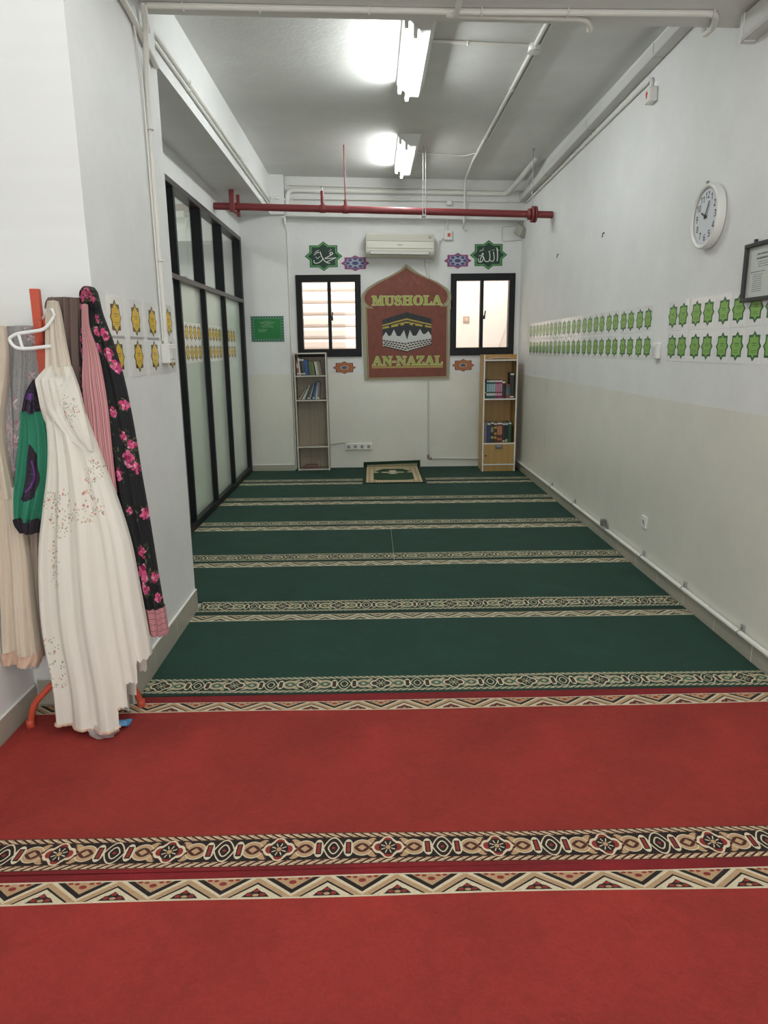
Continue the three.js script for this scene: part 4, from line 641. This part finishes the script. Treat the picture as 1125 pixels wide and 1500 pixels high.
{ // oak bookcase, upper shelf
  const y = BY + 0.917, z = OZ - 0.045; let x = OX - 0.188;
  const set = (l, c, th, h, bands, group) => { book(l, c, x, y, z, th, h, 0.17, 0, { bands, group }); x += th + 0.002; };
  set('dark green book at the left end of the upper oak shelf', [0.02, 0.07, 0.05], 0.022, 0.2, [[0.3, 0.4, GOLD]]);
  for (let i = 0; i < 4; i++) set(`teal volume with white spine panel, ${ORD[i]} from the dark green book`, [0.02, 0.09, 0.1], 0.026, 0.222, [[0.15, 0.28, WHITE], [0.36, 0.8, [0.35, 0.5, 0.55]], [0.9, 0.99, WHITE]], 'teal volumes of one set');
  for (let i = 0; i < 3; i++) set(`magenta volume with pink spine panel, ${ORD[i]} from the teal volumes`, [0.3, 0.02, 0.1], 0.026, 0.222, [[0.15, 0.28, [0.6, 0.4, 0.45]], [0.36, 0.8, [0.55, 0.25, 0.36]], [0.9, 0.99, WHITE]], 'magenta volumes of one set');
  set('dark brown book with white tag on the upper oak shelf', [0.045, 0.035, 0.03], 0.034, 0.215, [[0.86, 0.96, WHITE]]); x += 0.008;
  set('teal and red book on the upper oak shelf', [0.09, 0.14, 0.15], 0.05, 0.17, [[0.0, 0.22, [0.28, 0.05, 0.05]], [0.82, 1.0, [0.2, 0.06, 0.06]]]);
  set('tall black file with white tags at the right end of the upper oak shelf', [0.03, 0.032, 0.03], 0.05, 0.315, [[0.02, 0.08, WHITE], [0.9, 0.96, WHITE]]);
}
{ // oak bookcase, lower shelf
  const y = BY + 0.362, z = OZ - 0.045; let x = OX - 0.186;
  for (const [l, c, th, h, bands] of [['pale brown book at the left end of the lower oak shelf', [0.26, 0.18, 0.15], 0.036, 0.255, []], ['blue book with white tag on the lower oak shelf', [0.03, 0.06, 0.2], 0.042, 0.255, [[0.88, 0.96, WHITE]]], ['black and gold book on the lower oak shelf', [0.03, 0.03, 0.025], 0.036, 0.26, [[0.2, 0.3, GOLD], [0.5, 0.75, [0.3, 0.25, 0.14]], [0.9, 0.97, WHITE]]], ['brown and gold book on the lower oak shelf', [0.1, 0.045, 0.03], 0.036, 0.25, [[0.2, 0.3, GOLD], [0.4, 0.5, GOLD], [0.7, 0.8, GOLD], [0.9, 0.97, WHITE]]], ['thick brown book with orange ornament on the lower oak shelf', [0.12, 0.03, 0.025], 0.066, 0.255, [[0.12, 0.22, [0.45, 0.16, 0.07]], [0.38, 0.82, [0.5, 0.2, 0.09]], [0.9, 0.97, WHITE]]], ['dark navy book with white tag on the lower oak shelf', [0.03, 0.035, 0.06], 0.03, 0.25, [[0.03, 0.1, WHITE], [0.88, 0.97, WHITE]]], ['black book with gold foot on the lower oak shelf', [0.025, 0.03, 0.03], 0.032, 0.25, [[0.02, 0.16, [0.5, 0.42, 0.16]], [0.88, 0.97, WHITE]]], ['dark green book at the right end of the lower oak shelf', [0.025, 0.09, 0.05], 0.04, 0.262, [[0.88, 0.95, WHITE]]]])
    { book(l, c, x, y, z, th, h, 0.17, 0, { bands }); x += th + 0.004; }
}
{ const t = thing('paper_pile', 'loose white papers lying on top of the oak bookcase', 'paper', [OX + 0.02, BY + 1.392, OZ - 0.12]); const m = mat(0.8, 0.8, 0.78, 0.6); [[0, 0], [0.12, -0.03], [-0.2, 0.02]].forEach(([r, x], i) => { const g = new THREE.PlaneGeometry(0.28, 0.18, 8, 4); g.rotateX(-Math.PI / 2); const p = g.attributes.position; for (let k = 0; k < p.count; k++) p.setY(k, 0.003 + i * 0.006 + 0.01 * Math.max(0, Math.sin(p.getX(k) * 9 + i)) * (i > 0 ? 1 : 0.3)); g.computeVertexNormals(); const o = mesh('sheet', g, m, t); o.rotation.y = r; o.position.x = x; }); }

// ---------------------------------------------------------------- prayer rug at the front
{
  const tex = canvas(600, 960, (c, W, H) => {
    c.fillStyle = '#12301f'; c.fillRect(0, 0, W, H); c.fillStyle = '#c4b392'; c.fillRect(34, 90, W - 68, H - 130);
    for (let i = 0; i < 34; i++) { c.fillStyle = '#c4b392'; c.fillRect(40 + i * 15.6, 40, 8, 60); }
    for (let y = 110; y < H - 60; y += 26) for (const x of [52, 100, W - 76, W - 124]) { c.fillStyle = '#8a6f4c'; c.fillRect(x, y, 22, 12); } for (let x = 60; x < W - 60; x += 26) for (const y of [118, 160, H - 84, H - 118]) { c.fillStyle = '#8a6f4c'; c.fillRect(x, y, 12, 20); }
    c.fillStyle = '#123d22'; c.beginPath(); c.moveTo(105, H - 190); c.quadraticCurveTo(120, H - 140, 220, H - 140); c.lineTo(W - 220, H - 140); c.quadraticCurveTo(W - 120, H - 140, W - 105, H - 190); c.lineTo(W - 105, 440); c.lineTo(W - 165, 400); c.lineTo(W - 115, 330); c.lineTo(W - 200, 200); c.lineTo(200, 200); c.lineTo(115, 330); c.lineTo(165, 400); c.lineTo(105, 440); c.fill();
    c.fillStyle = '#c9c0a6'; for (const [x, y, a, b] of [[300, 330, 40, 50], [235, 400, 55, 28], [365, 400, 55, 28], [300, 470, 46, 26], [300, 400, 40, 40]]) { c.beginPath(); c.ellipse(x, y, a, b, 0, 0, 7); c.fill(); } speckle(c, W, H, 8000);
  });
  const t = thing('prayer_rug', 'small green and tan prayer rug with its end turned up the back wall', 'rug'); const nx = 20, nz = 60, pos = [], uv = [], idx = [], W = 0.75, L = 1.25;
  const layer = (off) => { for (let j = 0; j <= nz; j++) for (let i = 0; i <= nx; i++) { const s = j / nz * L, x = -0.135 + i / nx * W, run = 1.165 - (i / nx) * 0.03; let z = -8.15 - Math.min(s, run), y = 0.013; const e = s - run; if (e > 0) { y = 0.013 + e * 0.75; z = -8.15 - run - e * 0.12; } else if (e > -0.06) y += (e + 0.06) ** 2 * 1.5; pos.push(x, y + off, Math.max(z, ZB + 0.012)); uv.push(i / nx, j / nz); } };
  layer(0); layer(0.006); const w = nx + 1, N = w * (nz + 1);
  for (let j = 0; j < nz; j++) for (let i = 0; i < nx; i++) { const a = j * w + i; idx.push(a, a + w, a + 1, a + 1, a + w, a + w + 1, N + a, N + a + 1, N + a + w, N + a + 1, N + a + w + 1, N + a + w); }
  const side = (a, b) => idx.push(a, b, N + a, b, N + b, N + a); for (let i = 0; i < nx; i++) { side(i, i + 1); side(nz * w + i + 1, nz * w + i); } for (let j = 0; j < nz; j++) { side((j + 1) * w, j * w); side(j * w + nx, (j + 1) * w + nx); }
  const g = new THREE.BufferGeometry(); g.setAttribute('position', new THREE.Float32BufferAttribute(pos, 3)); g.setAttribute('uv', new THREE.Float32BufferAttribute(uv, 2)); g.setIndex(idx); g.computeVertexNormals(); mesh('pile', g, pile(tex, [1, 1, 1]), t);
}

// ---------------------------------------------------------------- coat stand and the garments on it
const SX = -1.262, SZ = -2.80;
{
  const orange = mat(0.55, 0.085, 0.045, 0.4), t = thing('coat_stand', 'orange red metal coat stand in the corner by the pillar', 'coat stand', [SX, BY, SZ]);
  mesh('post', rbox(-0.016, 0.018, 0.13, 1.77, -0.012, 0.012, 0.003), orange, t);
  mesh('hook_plate', mergeGeometries([rbox(0.017, 0.05, 1.61, 1.675, -0.004, 0.004, 0.002), rbox(0.04, 0.05, 1.66, 1.71, -0.004, 0.004, 0.002)]), orange, t);
  for (const [a, y] of [[0.25, 1.68], [1.1, 1.62], [3.9, 1.5], [5.6, 1.68]]) { const d = V(Math.cos(a), 0, Math.sin(a)); mesh('hook', sweep(fillet([V(0, y - 0.06, 0), d.clone().multiplyScalar(0.07).setY(y - 0.05), d.clone().multiplyScalar(0.1).setY(y + 0.03)], 0.03), 0.009, 8), orange, t); }
  const tips = [[-0.2, 0.06], [0.215, -0.1], [0.02, 0.09], [-0.12, -0.1]];
  for (const [x, z] of tips) { const n = V(x, 0, z); mesh('leg', sweep(fillet([V(0, 0.2, 0), V(x * 0.45, 0.19, z * 0.45), V(x * 0.9, 0.1, z * 0.9), V(x, 0.014, z)], 0.12), 0.0135, 10), orange, t); mesh('foot_cap', cyl(V(x, 0, z), V(x, 0.03, z), 0.017, 12), orange, t); }
  mesh('collar', cyl(V(0, 0.13, 0), V(0, 0.24, 0), 0.03, 16), orange, t);
}
// a closed hanging cloth: rows [py, left px, right px, z] give its outline, the section is a flattened pleated loop
function drape(name, rows, parent, m, { depth = 0.05, pleats = 9, amp = 0.014, hem, nu = 120, nv = 70, twist = 0, seedPhase = 0, flatTop = 0.3 } = {}) {
  const R = rows.map(([py, xl, xr, z]) => ({ l: atZ(xl, py, z), r: atZ(xr, py, z), z: z - depth * 0.5 })), n = R.length - 1, pos = [], uv = [], idx = [], front = [];
  const cat = (a, b, c, d, t) => 0.5 * (2 * b + (c - a) * t + (2 * a - 5 * b + 4 * c - d) * t * t + (3 * b - a - 3 * c + d) * t ** 3);
  const val = (f, s) => { const i = Math.min(Math.floor(s), n - 1), t = s - i; return cat(f(R[Math.max(i - 1, 0)]), f(R[i]), f(R[i + 1]), f(R[Math.min(i + 2, n)]), t); };
  for (let j = 0; j <= nv; j++) for (let i = 0; i <= nu; i++) {
    const th = i / nu * Math.PI * 2, c = Math.cos(th), s0 = Math.sin(th), across = (1 - c) / 2; let v = j / nv; if (hem) v *= hem(across, s0 > 0);
    const s = v * n, xl = val((q) => q.l.x, s), xr = val((q) => q.r.x, s), y = val((q) => (q.l.y + q.r.y) / 2, s), z = val((q) => q.z, s), half = (xr - xl) / 2, grow = flatTop + (1 - flatTop) * Math.min(1, v * 1.6);
    const ph = across * pleats * Math.PI * 2 + seedPhase + twist * v, fold = amp * grow * (0.8 * Math.sin(ph + 0.9 * Math.sin(ph * 0.37 + seedPhase + v)) + 0.55 * Math.sin(ph * 0.43 + 1.3 + 1.6 * v) + 0.28 * Math.sin(ph * 1.7 + 0.6 + 2.4 * v) + 0.12 * Math.sin(ph * 3.3 + 5 * v));
    const d = depth * (0.45 + 0.55 * grow), zz = z + d * Math.sign(s0) * Math.pow(Math.abs(s0), 0.6) + (s0 > 0 ? fold * Math.min(1, Math.abs(s0) * 3) : -fold * 0.5 * Math.abs(s0));
    const slope = val((q) => q.l.y - q.r.y, s) / 2; if (j === nv && s0 > 0.02) front.push(V((xl + xr) / 2 - half * c, y + slope * c, zz)); pos.push((xl + xr) / 2 - half * c, y + slope * c, zz); uv.push(s0 >= 0 ? across : 2 - across, 1 - v);
  }
  const w = nu + 1; for (let j = 0; j < nv; j++) for (let i = 0; i < nu; i++) { const a = j * w + i; idx.push(a, a + w, a + 1, a + 1, a + w, a + w + 1); }
  const cI = pos.length / 3; let mx = 0, my = 0, mz = 0; for (let i = 0; i < nu; i++) { mx += pos[3 * i]; my += pos[3 * i + 1]; mz += pos[3 * i + 2]; } pos.push(mx / nu, my / nu + 0.004, mz / nu); uv.push(0.5, 1); for (let i = 0; i < nu; i++) idx.push(cI, i, i + 1);
  const g = new THREE.BufferGeometry(); g.setAttribute('position', new THREE.Float32BufferAttribute(pos, 3)); g.setAttribute('uv', new THREE.Float32BufferAttribute(uv, 2)); g.setIndex(idx); g.computeVertexNormals(); const o = mesh(name, g, m, parent); o.hem = front; return o;
}
function hemTrim(hem, m, parent, from = 0, to = 1) { const g = []; const n = hem.length; for (let i = Math.floor(n * from); i < n * to; i++) { const s = new THREE.SphereGeometry(0.0085, 8, 6); s.scale(1, 0.75, 0.45); s.translate(hem[i].x, hem[i].y, hem[i].z); g.push(s); } mesh('hem_trim', mergeGeometries(g), m, parent); }
const weave = wrap(noiseTex(128, 0, 255, [[32, 0.5], [64, 1]]), 8, 12);
const cloth = (tex, rgb = [1, 1, 1], extra = {}) => mat(...rgb, 0.85, { ...(tex ? { map: tex } : {}), bumpMap: weave, bumpScale: 0.0006, sheen: 0.2, sheenRoughness: 0.7, ...extra });
const posy = (c, x, y, s) => { for (let k = 0; k < 20; k++) { const a = rnd() * 6.28, r = Math.sqrt(rnd()) * s, px = x + Math.cos(a) * r, py = y + Math.sin(a) * r * 1.1; const q = rnd(); if (q < 0.24) { c.fillStyle = ['#cf9a90', '#dcb8a0', '#c08880', '#dfc4ac'][k % 4]; c.beginPath(); c.ellipse(px, py, s * 0.13, s * 0.14, 0, 0, 7); c.fill(); } else { c.fillStyle = q < 0.7 ? '#7f8d78' : '#9aa08c'; c.save(); c.translate(px, py); c.rotate(rnd() * 3); c.fillRect(-s * 0.09, -s * 0.025, s * 0.18, s * 0.05); c.fillRect(-s * 0.025, -s * 0.09, s * 0.05, s * 0.18); c.restore(); } } };
const whiteBase = '#e4e0d6';
const whiteCloth = cloth(canvas(640, 2048, (c, W, H) => { c.fillStyle = whiteBase; c.fillRect(0, 0, W, H); for (const [x, y, s] of [[0.78, 0.24, 60], [0.86, 0.2, 55], [0.93, 0.22, 50], [0.7, 0.3, 60], [0.78, 0.32, 55], [0.62, 0.34, 50], [0.1, 0.3, 50], [0.18, 0.31, 65], [0.32, 0.3, 60], [0.22, 0.36, 65], [0.4, 0.365, 60], [0.5, 0.33, 50], [0.3, 0.39, 45], [0.2, 0.455, 48], [0.21, 0.5, 55], [0.2, 0.54, 40], [0.08, 0.69, 40], [0.09, 0.74, 50], [0.1, 0.78, 36]]) posy(c, x * W, y * H, s); }));
const yokeCloth = cloth(canvas(400, 700, (c, W, H) => { c.fillStyle = whiteBase; c.fillRect(0, 0, W, H); for (const [x, y, s] of [[0.68, 0.45, 70], [0.6, 0.58, 75], [0.78, 0.56, 60], [0.5, 0.68, 50]]) posy(c, x * W, y * H, s); }));
const plainWhite = cloth(null, [0.76, 0.725, 0.65]);
const creamCloth = cloth(null, [0.70, 0.60, 0.48]);
const laceMat = cloth(null, [0.74, 0.52, 0.39]);
{ // white prayer robe
  const t = thing('prayer_robe', 'white prayer robe with small floral embroidery hanging to the floor', 'robe');
  const z = -2.68;
  const sk = drape('skirt', [[596, 60, 116, z - 0.02], [640, 66, 131, z], [690, 66, 150, z], [750, 59, 172, z], [800, 54, 187, z], [860, 54, 199, z], [930, 60, 212, z], [1000, 74, 224, z], [1040, 79, 231, z], [1062, 81, 236, z]], t, whiteCloth, { depth: 0.075, pleats: 3.4, amp: 0.021, nu: 200, nv: 90, seedPhase: 2.1, hem: (u) => { const st = (a, b) => { const t = Math.min(1, Math.max(0, (u - a) / (b - a))); return t * t * (3 - 2 * t); }; const k = 1 - 0.13 * st(0.62, 0.64) - 0.095 * st(0.73, 0.75) - 0.055 * st(0.87, 0.9); return k + 0.003 * Math.sin(u * 150) - (u < 0.1 ? 0.02 * (0.1 - u) / 0.1 : 0); } });
  hemTrim(sk.hem, laceMat, t, 0.06, 0.6);
  drape('bodice', [[536, 67, 100, z], [552, 53, 106, z], [558, 50, 108, z], [575, 54, 113, z], [600, 59, 119, z - 0.01], [630, 68, 126, z - 0.06]], t, plainWhite, { depth: 0.045, pleats: 5, amp: 0.006, nv: 30 });
  drape('yoke_panel', [[547, 104, 106, z + 0.012], [560, 92, 110, z + 0.014], [576, 70, 115, z + 0.016], [592, 68, 119, z + 0.016], [612, 76, 124, z + 0.016], [640, 98, 131, z + 0.016], [660, 124, 136, z + 0.012]], t, yokeCloth, { depth: 0.012, pleats: 2, amp: 0.004, nv: 30 });
  drape('shoulder_strap', [[441, 71, 82, z - 0.03], [460, 68, 87, z - 0.03], [500, 67, 94, z - 0.02], [548, 66, 104, z - 0.005]], t, creamStrap(), { depth: 0.025, pleats: 3, amp: 0.009, nv: 30, flatTop: 0.8 });
}
function creamStrap() { return cloth(null, [0.70, 0.62, 0.52]); }
{ // hanger
  const z = -2.69, q = (x, y, dz = 0) => { const p = atZ(x, y, z + dz); return p; }, t = thing('clothes_hanger', 'white plastic clothes hanger end poking out of the white robe', 'hanger'), m = mat(0.78, 0.79, 0.77, 0.3);
  mesh('hanger_frame', sweep(fillet([q(80, 463), q(66, 483), q(45, 486), q(24, 489), q(12, 496), q(22, 510), q(40, 511), q(66, 508), q(82, 506)], 0.03), 0.0065, 10), m, t);
  mesh('loop_divider', sweep(fillet([q(27, 489), q(29.5, 498), q(33, 509.5)], 0.01), 0.006, 8), m, t);
  mesh('hanger_hook', sweep(fillet([q(80, 463), q(76, 452), q(66, 462, -0.1), q(60, 470, -0.115)], 0.03), 0.005, 8), m, t);
}
{ const t = thing('shawl', 'plain brown shawl hanging behind the white robe', 'shawl'); drape('fabric', [[436, 72, 112, -2.76], [445, 70, 116, -2.76], [520, 74, 118, -2.76], [600, 84, 124, -2.76], [690, 96, 140, -2.76]], t, cloth(null, [0.155, 0.108, 0.092]), { depth: 0.028, pleats: 4, amp: 0.009, flatTop: 0.8 }); drape('knot', [[436, 70, 78, -2.74], [442, 67, 80, -2.73], [452, 66, 74, -2.73]], t, cloth(null, [0.155, 0.108, 0.092]), { depth: 0.03, pleats: 3, amp: 0.006, nv: 16, nu: 40 }); }
const rose = (c, x, y, s) => { for (let k = 0; k < 16; k++) { c.fillStyle = ['#3e4a30', '#56603c', '#2c3a28'][k % 3]; c.save(); c.translate(x + rr(-1.5, 1.5) * s, y + rr(-1.4, 1.4) * s); c.rotate(rnd() * 6); c.beginPath(); c.ellipse(0, 0, s * 0.34, s * 0.13, 0, 0, 7); c.fill(); c.restore(); } for (let k = 0; k < 26; k++) { const a = rnd() * 6.28, r = Math.sqrt(rnd()) * s * 0.8; c.fillStyle = ['#b83a72', '#cf5f8e', '#e39ab4', '#8f1f50', '#d8708f', '#c9486f'][k % 6]; c.beginPath(); c.ellipse(x + Math.cos(a) * r, y + Math.sin(a) * r * 1.25, s * rr(0.18, 0.34), s * rr(0.2, 0.4), a, 0, 7); c.fill(); } };
const floral = cloth(canvas(256, 2048, (c, W, H) => { c.fillStyle = '#17181c'; c.fillRect(0, 0, W, H); for (const [x, y, s] of [[0.2, 0.03, 60], [0.6, 0.05, 66], [0.9, 0.1, 50], [0.78, 0.2, 40], [0.6, 0.24, 44], [0.86, 0.25, 48], [0.8, 0.31, 50], [0.92, 0.34, 46], [0.5, 0.29, 40], [0.9, 0.44, 40], [0.55, 0.46, 36], [0.35, 0.42, 40], [0.3, 0.5, 40], [0.72, 0.525, 40], [0.9, 0.55, 40], [0.75, 0.585, 58], [0.95, 0.61, 44], [0.42, 0.625, 44], [0.3, 0.57, 30], [0.55, 0.72, 28], [0.95, 0.735, 50], [0.3, 0.76, 34], [0.68, 0.83, 44], [0.55, 0.885, 66], [0.5, 0.93, 50], [0.9, 0.9, 44], [0.9, 0.96, 40], [0.15, 0.86, 34]]) rose(c, x * W, y * H, s * 0.72); }));
const floralTop = cloth(canvas(256, 256, (c, W, H) => { c.fillStyle = '#17181c'; c.fillRect(0, 0, W, H); for (const [x, y, q] of [[0.3, 0.25, 60], [0.65, 0.3, 64], [0.45, 0.5, 56], [0.8, 0.6, 40], [0.2, 0.6, 44]]) rose(c, x * W, y * H, q); }));
const stripeV = cloth(wrap(canvas(512, 64, (c, W, H) => { c.fillStyle = '#c98f92'; c.fillRect(0, 0, W, H); for (let i = 0; i < 16; i++) { c.fillStyle = i % 4 === 0 ? '#3a2226' : '#a5626c'; c.fillRect(i * 32, 0, i % 4 === 0 ? 6 : 4, H); c.fillStyle = '#d9a9aa'; c.fillRect(i * 32 + 12, 0, 10, H); } }), 1, 1));
const stripeH = cloth(canvas(64, 256, (c, W, H) => { c.fillStyle = '#cf9398'; c.fillRect(0, 0, W, H); for (let i = 0; i < 16; i++) { c.fillStyle = i % 3 === 0 ? '#3a2226' : '#a9646e'; c.fillRect(0, i * 16, W, i % 3 === 0 ? 4 : 3); } }));
{
  const t = thing('floral_dress', 'black dress with pink roses and a striped pink lining and hem', 'dress');
  const z = -2.78, z2 = -2.84;
  drape('skirt', [[424, 126, 136, z], [432, 120, 141, z], [460, 120, 148, z], [500, 122, 163, z], [550, 128, 178, z], [600, 140, 189, z], [650, 148, 198, z], [700, 156, 206, z], [750, 165, 215, z], [800, 180, 223, z], [850, 195, 231, z], [891, 204, 238, z]], t, floral, { depth: 0.035, pleats: 3, amp: 0.009 });
  drape('striped_lining', [[446, 119, 128, z + 0.045], [480, 119.5, 131, z + 0.045], [515, 121, 143, z + 0.04], [560, 120, 152, z + 0.04], [600, 124, 158, z + 0.04], [650, 128, 163, z + 0.04], [700, 140, 168, z + 0.04], [722, 160, 171, z + 0.04]], t, stripeV, { depth: 0.012, pleats: 6, amp: 0.004 });
  drape('striped_hem', [[890, 204, 239, z], [910, 208, 242, z], [930, 212, 245, z]], t, stripeH, { depth: 0.037, pleats: 3, amp: 0.009, nv: 20, flatTop: 1 });
  drape('gathered_top', [[420, 123, 133, z + 0.01], [428, 117, 139, z + 0.02], [440, 117, 142, z + 0.01], [452, 121, 145, z]], t, floralTop, { depth: 0.035, pleats: 5, amp: 0.008, nv: 24, flatTop: 1 });
  drape('side_fold', [[440, 114.5, 121, z + 0.01], [520, 115, 122, z + 0.01], [600, 118, 126, z + 0.01], [690, 126, 140, z + 0.01]], t, floral, { depth: 0.02, pleats: 2, amp: 0.003 });
}
const greyFloral = cloth(canvas(300, 1024, (c, W, H) => { c.fillStyle = '#a09d9c'; c.fillRect(0, 0, W, H); for (let i = 0; i < 1500; i++) { c.fillStyle = rnd() < 0.5 ? 'rgba(60,60,62,0.25)' : 'rgba(170,168,166,0.25)'; c.fillRect(rnd() * W, rnd() * H, 5, 5); } const fl = (x, y, s) => { for (let k = 0; k < 7; k++) { const a = k * 0.9 + rnd(); c.fillStyle = ['#cdb6b8', '#b88f96', '#d6caca', '#ab7a84'][k % 4]; c.save(); c.translate(x, y); c.rotate(a); c.beginPath(); c.ellipse(s * 0.5, 0, s * 0.5, s * 0.16, 0, 0, 7); c.fill(); c.restore(); } }; for (let i = 0; i < 46; i++) fl(rnd() * W, H * (0.46 + rnd() * 0.45), 38); for (let i = 0; i < 14; i++) fl(W * (0.62 + rnd() * 0.36), H * (0.05 + rnd() * 0.4), 26); }));
{ const t = thing('floral_robe', 'grey robe with pale pink flowers behind the clothes hanger', 'robe'); drape('fabric', [[478, 9, 57, -2.80], [486, 7, 60, -2.80], [540, 5, 62, -2.80], [600, 1, 60, -2.79], [660, -4, 50, -2.78], [700, -2, 40, -2.78], [728, 0, 26, -2.78]], t, greyFloral, { depth: 0.025, pleats: 4, amp: 0.008, flatTop: 0.7, hem: (a) => 1 - 0.14 * Math.max(0, a - 0.55) * 2 }); drape('edge_fold', [[500, 4, 10, -2.76], [600, 8, 17, -2.76], [700, 10, 20, -2.76]], t, greyFloral, { depth: 0.01, pleats: 1, amp: 0.003, nu: 40 }); }
const tealTex = canvas(512, 1024, (c, W, H) => { c.fillStyle = '#2f8468'; c.fillRect(0, 0, W, H); speckle(c, W, H, 5000); c.fillStyle = '#2c2230'; c.beginPath(); c.moveTo(W * 0.42, H * 0.3); c.bezierCurveTo(W * 0.86, H * 0.4, W * 0.92, H * 0.6, W * 0.66, H * 0.73); c.quadraticCurveTo(W * 0.48, H * 0.79, W * 0.2, H * 0.77); c.quadraticCurveTo(W * 0.34, H * 0.55, W * 0.42, H * 0.3); c.fill(); c.strokeStyle = '#6a3a8a'; c.lineWidth = 22; c.beginPath(); c.moveTo(W * 0.5, H * 0.42); c.bezierCurveTo(W * 0.66, H * 0.5, W * 0.66, H * 0.62, W * 0.4, H * 0.68); c.stroke(); c.fillStyle = '#7d6f8f'; for (let i = 0; i < 260; i++) { const u = rr(0.36, 0.8), v = rr(0.4, 0.74); if (Math.hypot((u - 0.5) / 0.26, (v - 0.6) / 0.15) < 1 && u > 0.44 - (v - 0.5) * 0.4) c.fillRect(u * W, v * H, 4, 4); } });
{
  const t = thing('teal_garment', 'teal garment with a dark purple paisley patch beside the white robe', 'garment'), z = -2.70, dark = cloth(null, [0.028, 0.02, 0.03]);
  drape('fabric', [[603, 31, 60, z], [640, 29, 68, z], [690, 24, 71, z], [730, 20, 68, z], [764, 21, 58, z]], t, cloth(tealTex), { depth: 0.03, pleats: 3, amp: 0.013, flatTop: 0.7, hem: (a) => 0.97 + 0.05 * a - 0.0 });
  drape('dark_yoke', [[556, 48, 54, z - 0.01], [575, 38, 57, z - 0.01], [606, 31, 61, z - 0.005]], t, cloth(canvas(128, 128, (c, W, H) => { c.fillStyle = '#2b2430'; c.fillRect(0, 0, W, H); for (let i = 0; i < 160; i++) { c.fillStyle = rnd() < 0.4 ? '#5d3a78' : '#4a4250'; c.fillRect(rnd() * W, rnd() * H, 5, 5); } c.fillStyle = '#6b3f8d'; c.fillRect(20, 66, 60, 18); })), { depth: 0.03, pleats: 3, amp: 0.008, nv: 24 });
  drape('lace_hem', [[760, 21, 58, z + 0.002], [770, 23, 57, z + 0.002], [781, 30, 56, z]], t, dark, { depth: 0.033, pleats: 3, amp: 0.013, nv: 14, flatTop: 1 });
}
{
  const t = thing('cream_robe', 'cream prayer robe with peach lace hem at the left wall', 'robe'), z = -2.725;
  drape('skirt', [[715, -5, 20, z], [760, -3, 30, z], [820, 0, 40, z], [880, 2, 46, z], [930, 3, 52, z], [958, 4, 56, z]], t, creamCloth, { depth: 0.04, pleats: 2.2, amp: 0.016, flatTop: 0.5 });
  drape('lace_hem', [[955, 4, 56, z], [966, 4, 57, z], [975, 5, 55, z]], t, laceMat, { depth: 0.042, pleats: 2.2, amp: 0.016, nv: 10, flatTop: 1, hem: (a) => 0.85 + 0.15 * Math.abs(Math.sin(a * 40)) });
  drape('bodice', [[478, -6, 5, z], [520, -7, 9, z], [560, -8, 8, z], [585, -8, 6, z], [640, -8, 3, z], [730, -6, 20, z]], t, creamCloth, { depth: 0.03, pleats: 2, amp: 0.008 });
  drape('lining', [[740, 18, 54, z - 0.05], [840, 24, 55, z - 0.05], [900, 34, 58, z - 0.05], [962, 36, 64, z - 0.05]], t, cloth(null, [0.42, 0.34, 0.28]), { depth: 0.02, pleats: 3, amp: 0.008 });
  drape('white_lace', [[955, 24, 58, z - 0.03], [970, 27, 58, z - 0.03], [980, 30, 55, z - 0.03]], t, cloth(null, [0.62, 0.58, 0.58]), { depth: 0.012, pleats: 5, amp: 0.004, nv: 10, hem: (a) => 0.85 + 0.15 * Math.abs(Math.sin(a * 30)) });
}
{ // things lying under the robe hem
  const c = atY(152, 1074, 0.02), t = thing('plastic_bag', 'small clear plastic bag with red and white contents under the robe', 'bag', [c.x, BY, c.z]);
  const g = new THREE.SphereGeometry(0.06, 24, 16), p = g.attributes.position; for (let i = 0; i < p.count; i++) { const x = p.getX(i), y = p.getY(i), z = p.getZ(i), k = 1 + 0.12 * Math.sin(x * 140 + y * 90) + 0.08 * Math.sin(z * 170 - y * 120); p.setXYZ(i, x * k * 1.0, Math.max(0.001, (y + 0.04) * k * 0.55), z * k * 0.75); } g.computeVertexNormals(); mesh('film', g, mat(0.92, 0.88, 0.86, 0.25, { transmission: 0.75, thickness: 0 }), t);
  const k = new THREE.IcosahedronGeometry(0.03, 2), q = k.attributes.position; for (let i = 0; i < q.count; i++) { const x = q.getX(i), y = q.getY(i), z = q.getZ(i), s = 1 + 0.25 * Math.sin(x * 130) * Math.cos(z * 110); q.setXYZ(i, x * s, (y + 0.03) * 0.7 * s + 0.004, z * s * 0.8); } k.computeVertexNormals(); mesh('red_contents', k, mat(0.5, 0.04, 0.06, 0.5), t); mesh('white_tag', rbox(-0.008, 0.012, 0.02, 0.04, 0.012, 0.026, 0.003), mat(0.8, 0.78, 0.76, 0.5), t);
  const c2 = atY(168, 1060, 0.02), b = thing('blue_wrapper', 'crumpled blue and pink wrapper under the robe hem', 'wrapper', [c2.x, BY, c2.z]);
  for (const [n, col, dx, s] of [['blue_fold', [0.1, 0.3, 0.55], 0, 1], ['pink_fold', [0.6, 0.3, 0.36], -0.05, 0.7]]) { const w = new THREE.PlaneGeometry(0.13 * s, 0.06, 14, 6); w.rotateX(-Math.PI / 2); const a = w.attributes.position; for (let i = 0; i < a.count; i++) a.setY(i, 0.012 + 0.012 * Math.sin(a.getX(i) * 90 + dx * 50) * Math.cos(a.getZ(i) * 60)); w.computeVertexNormals(); const o = mesh(n, w, mat(...col, 0.35), b); o.position.x = dx; o.position.y = dx ? 0.008 : 0; }
}

renderer.render(scene, camera);
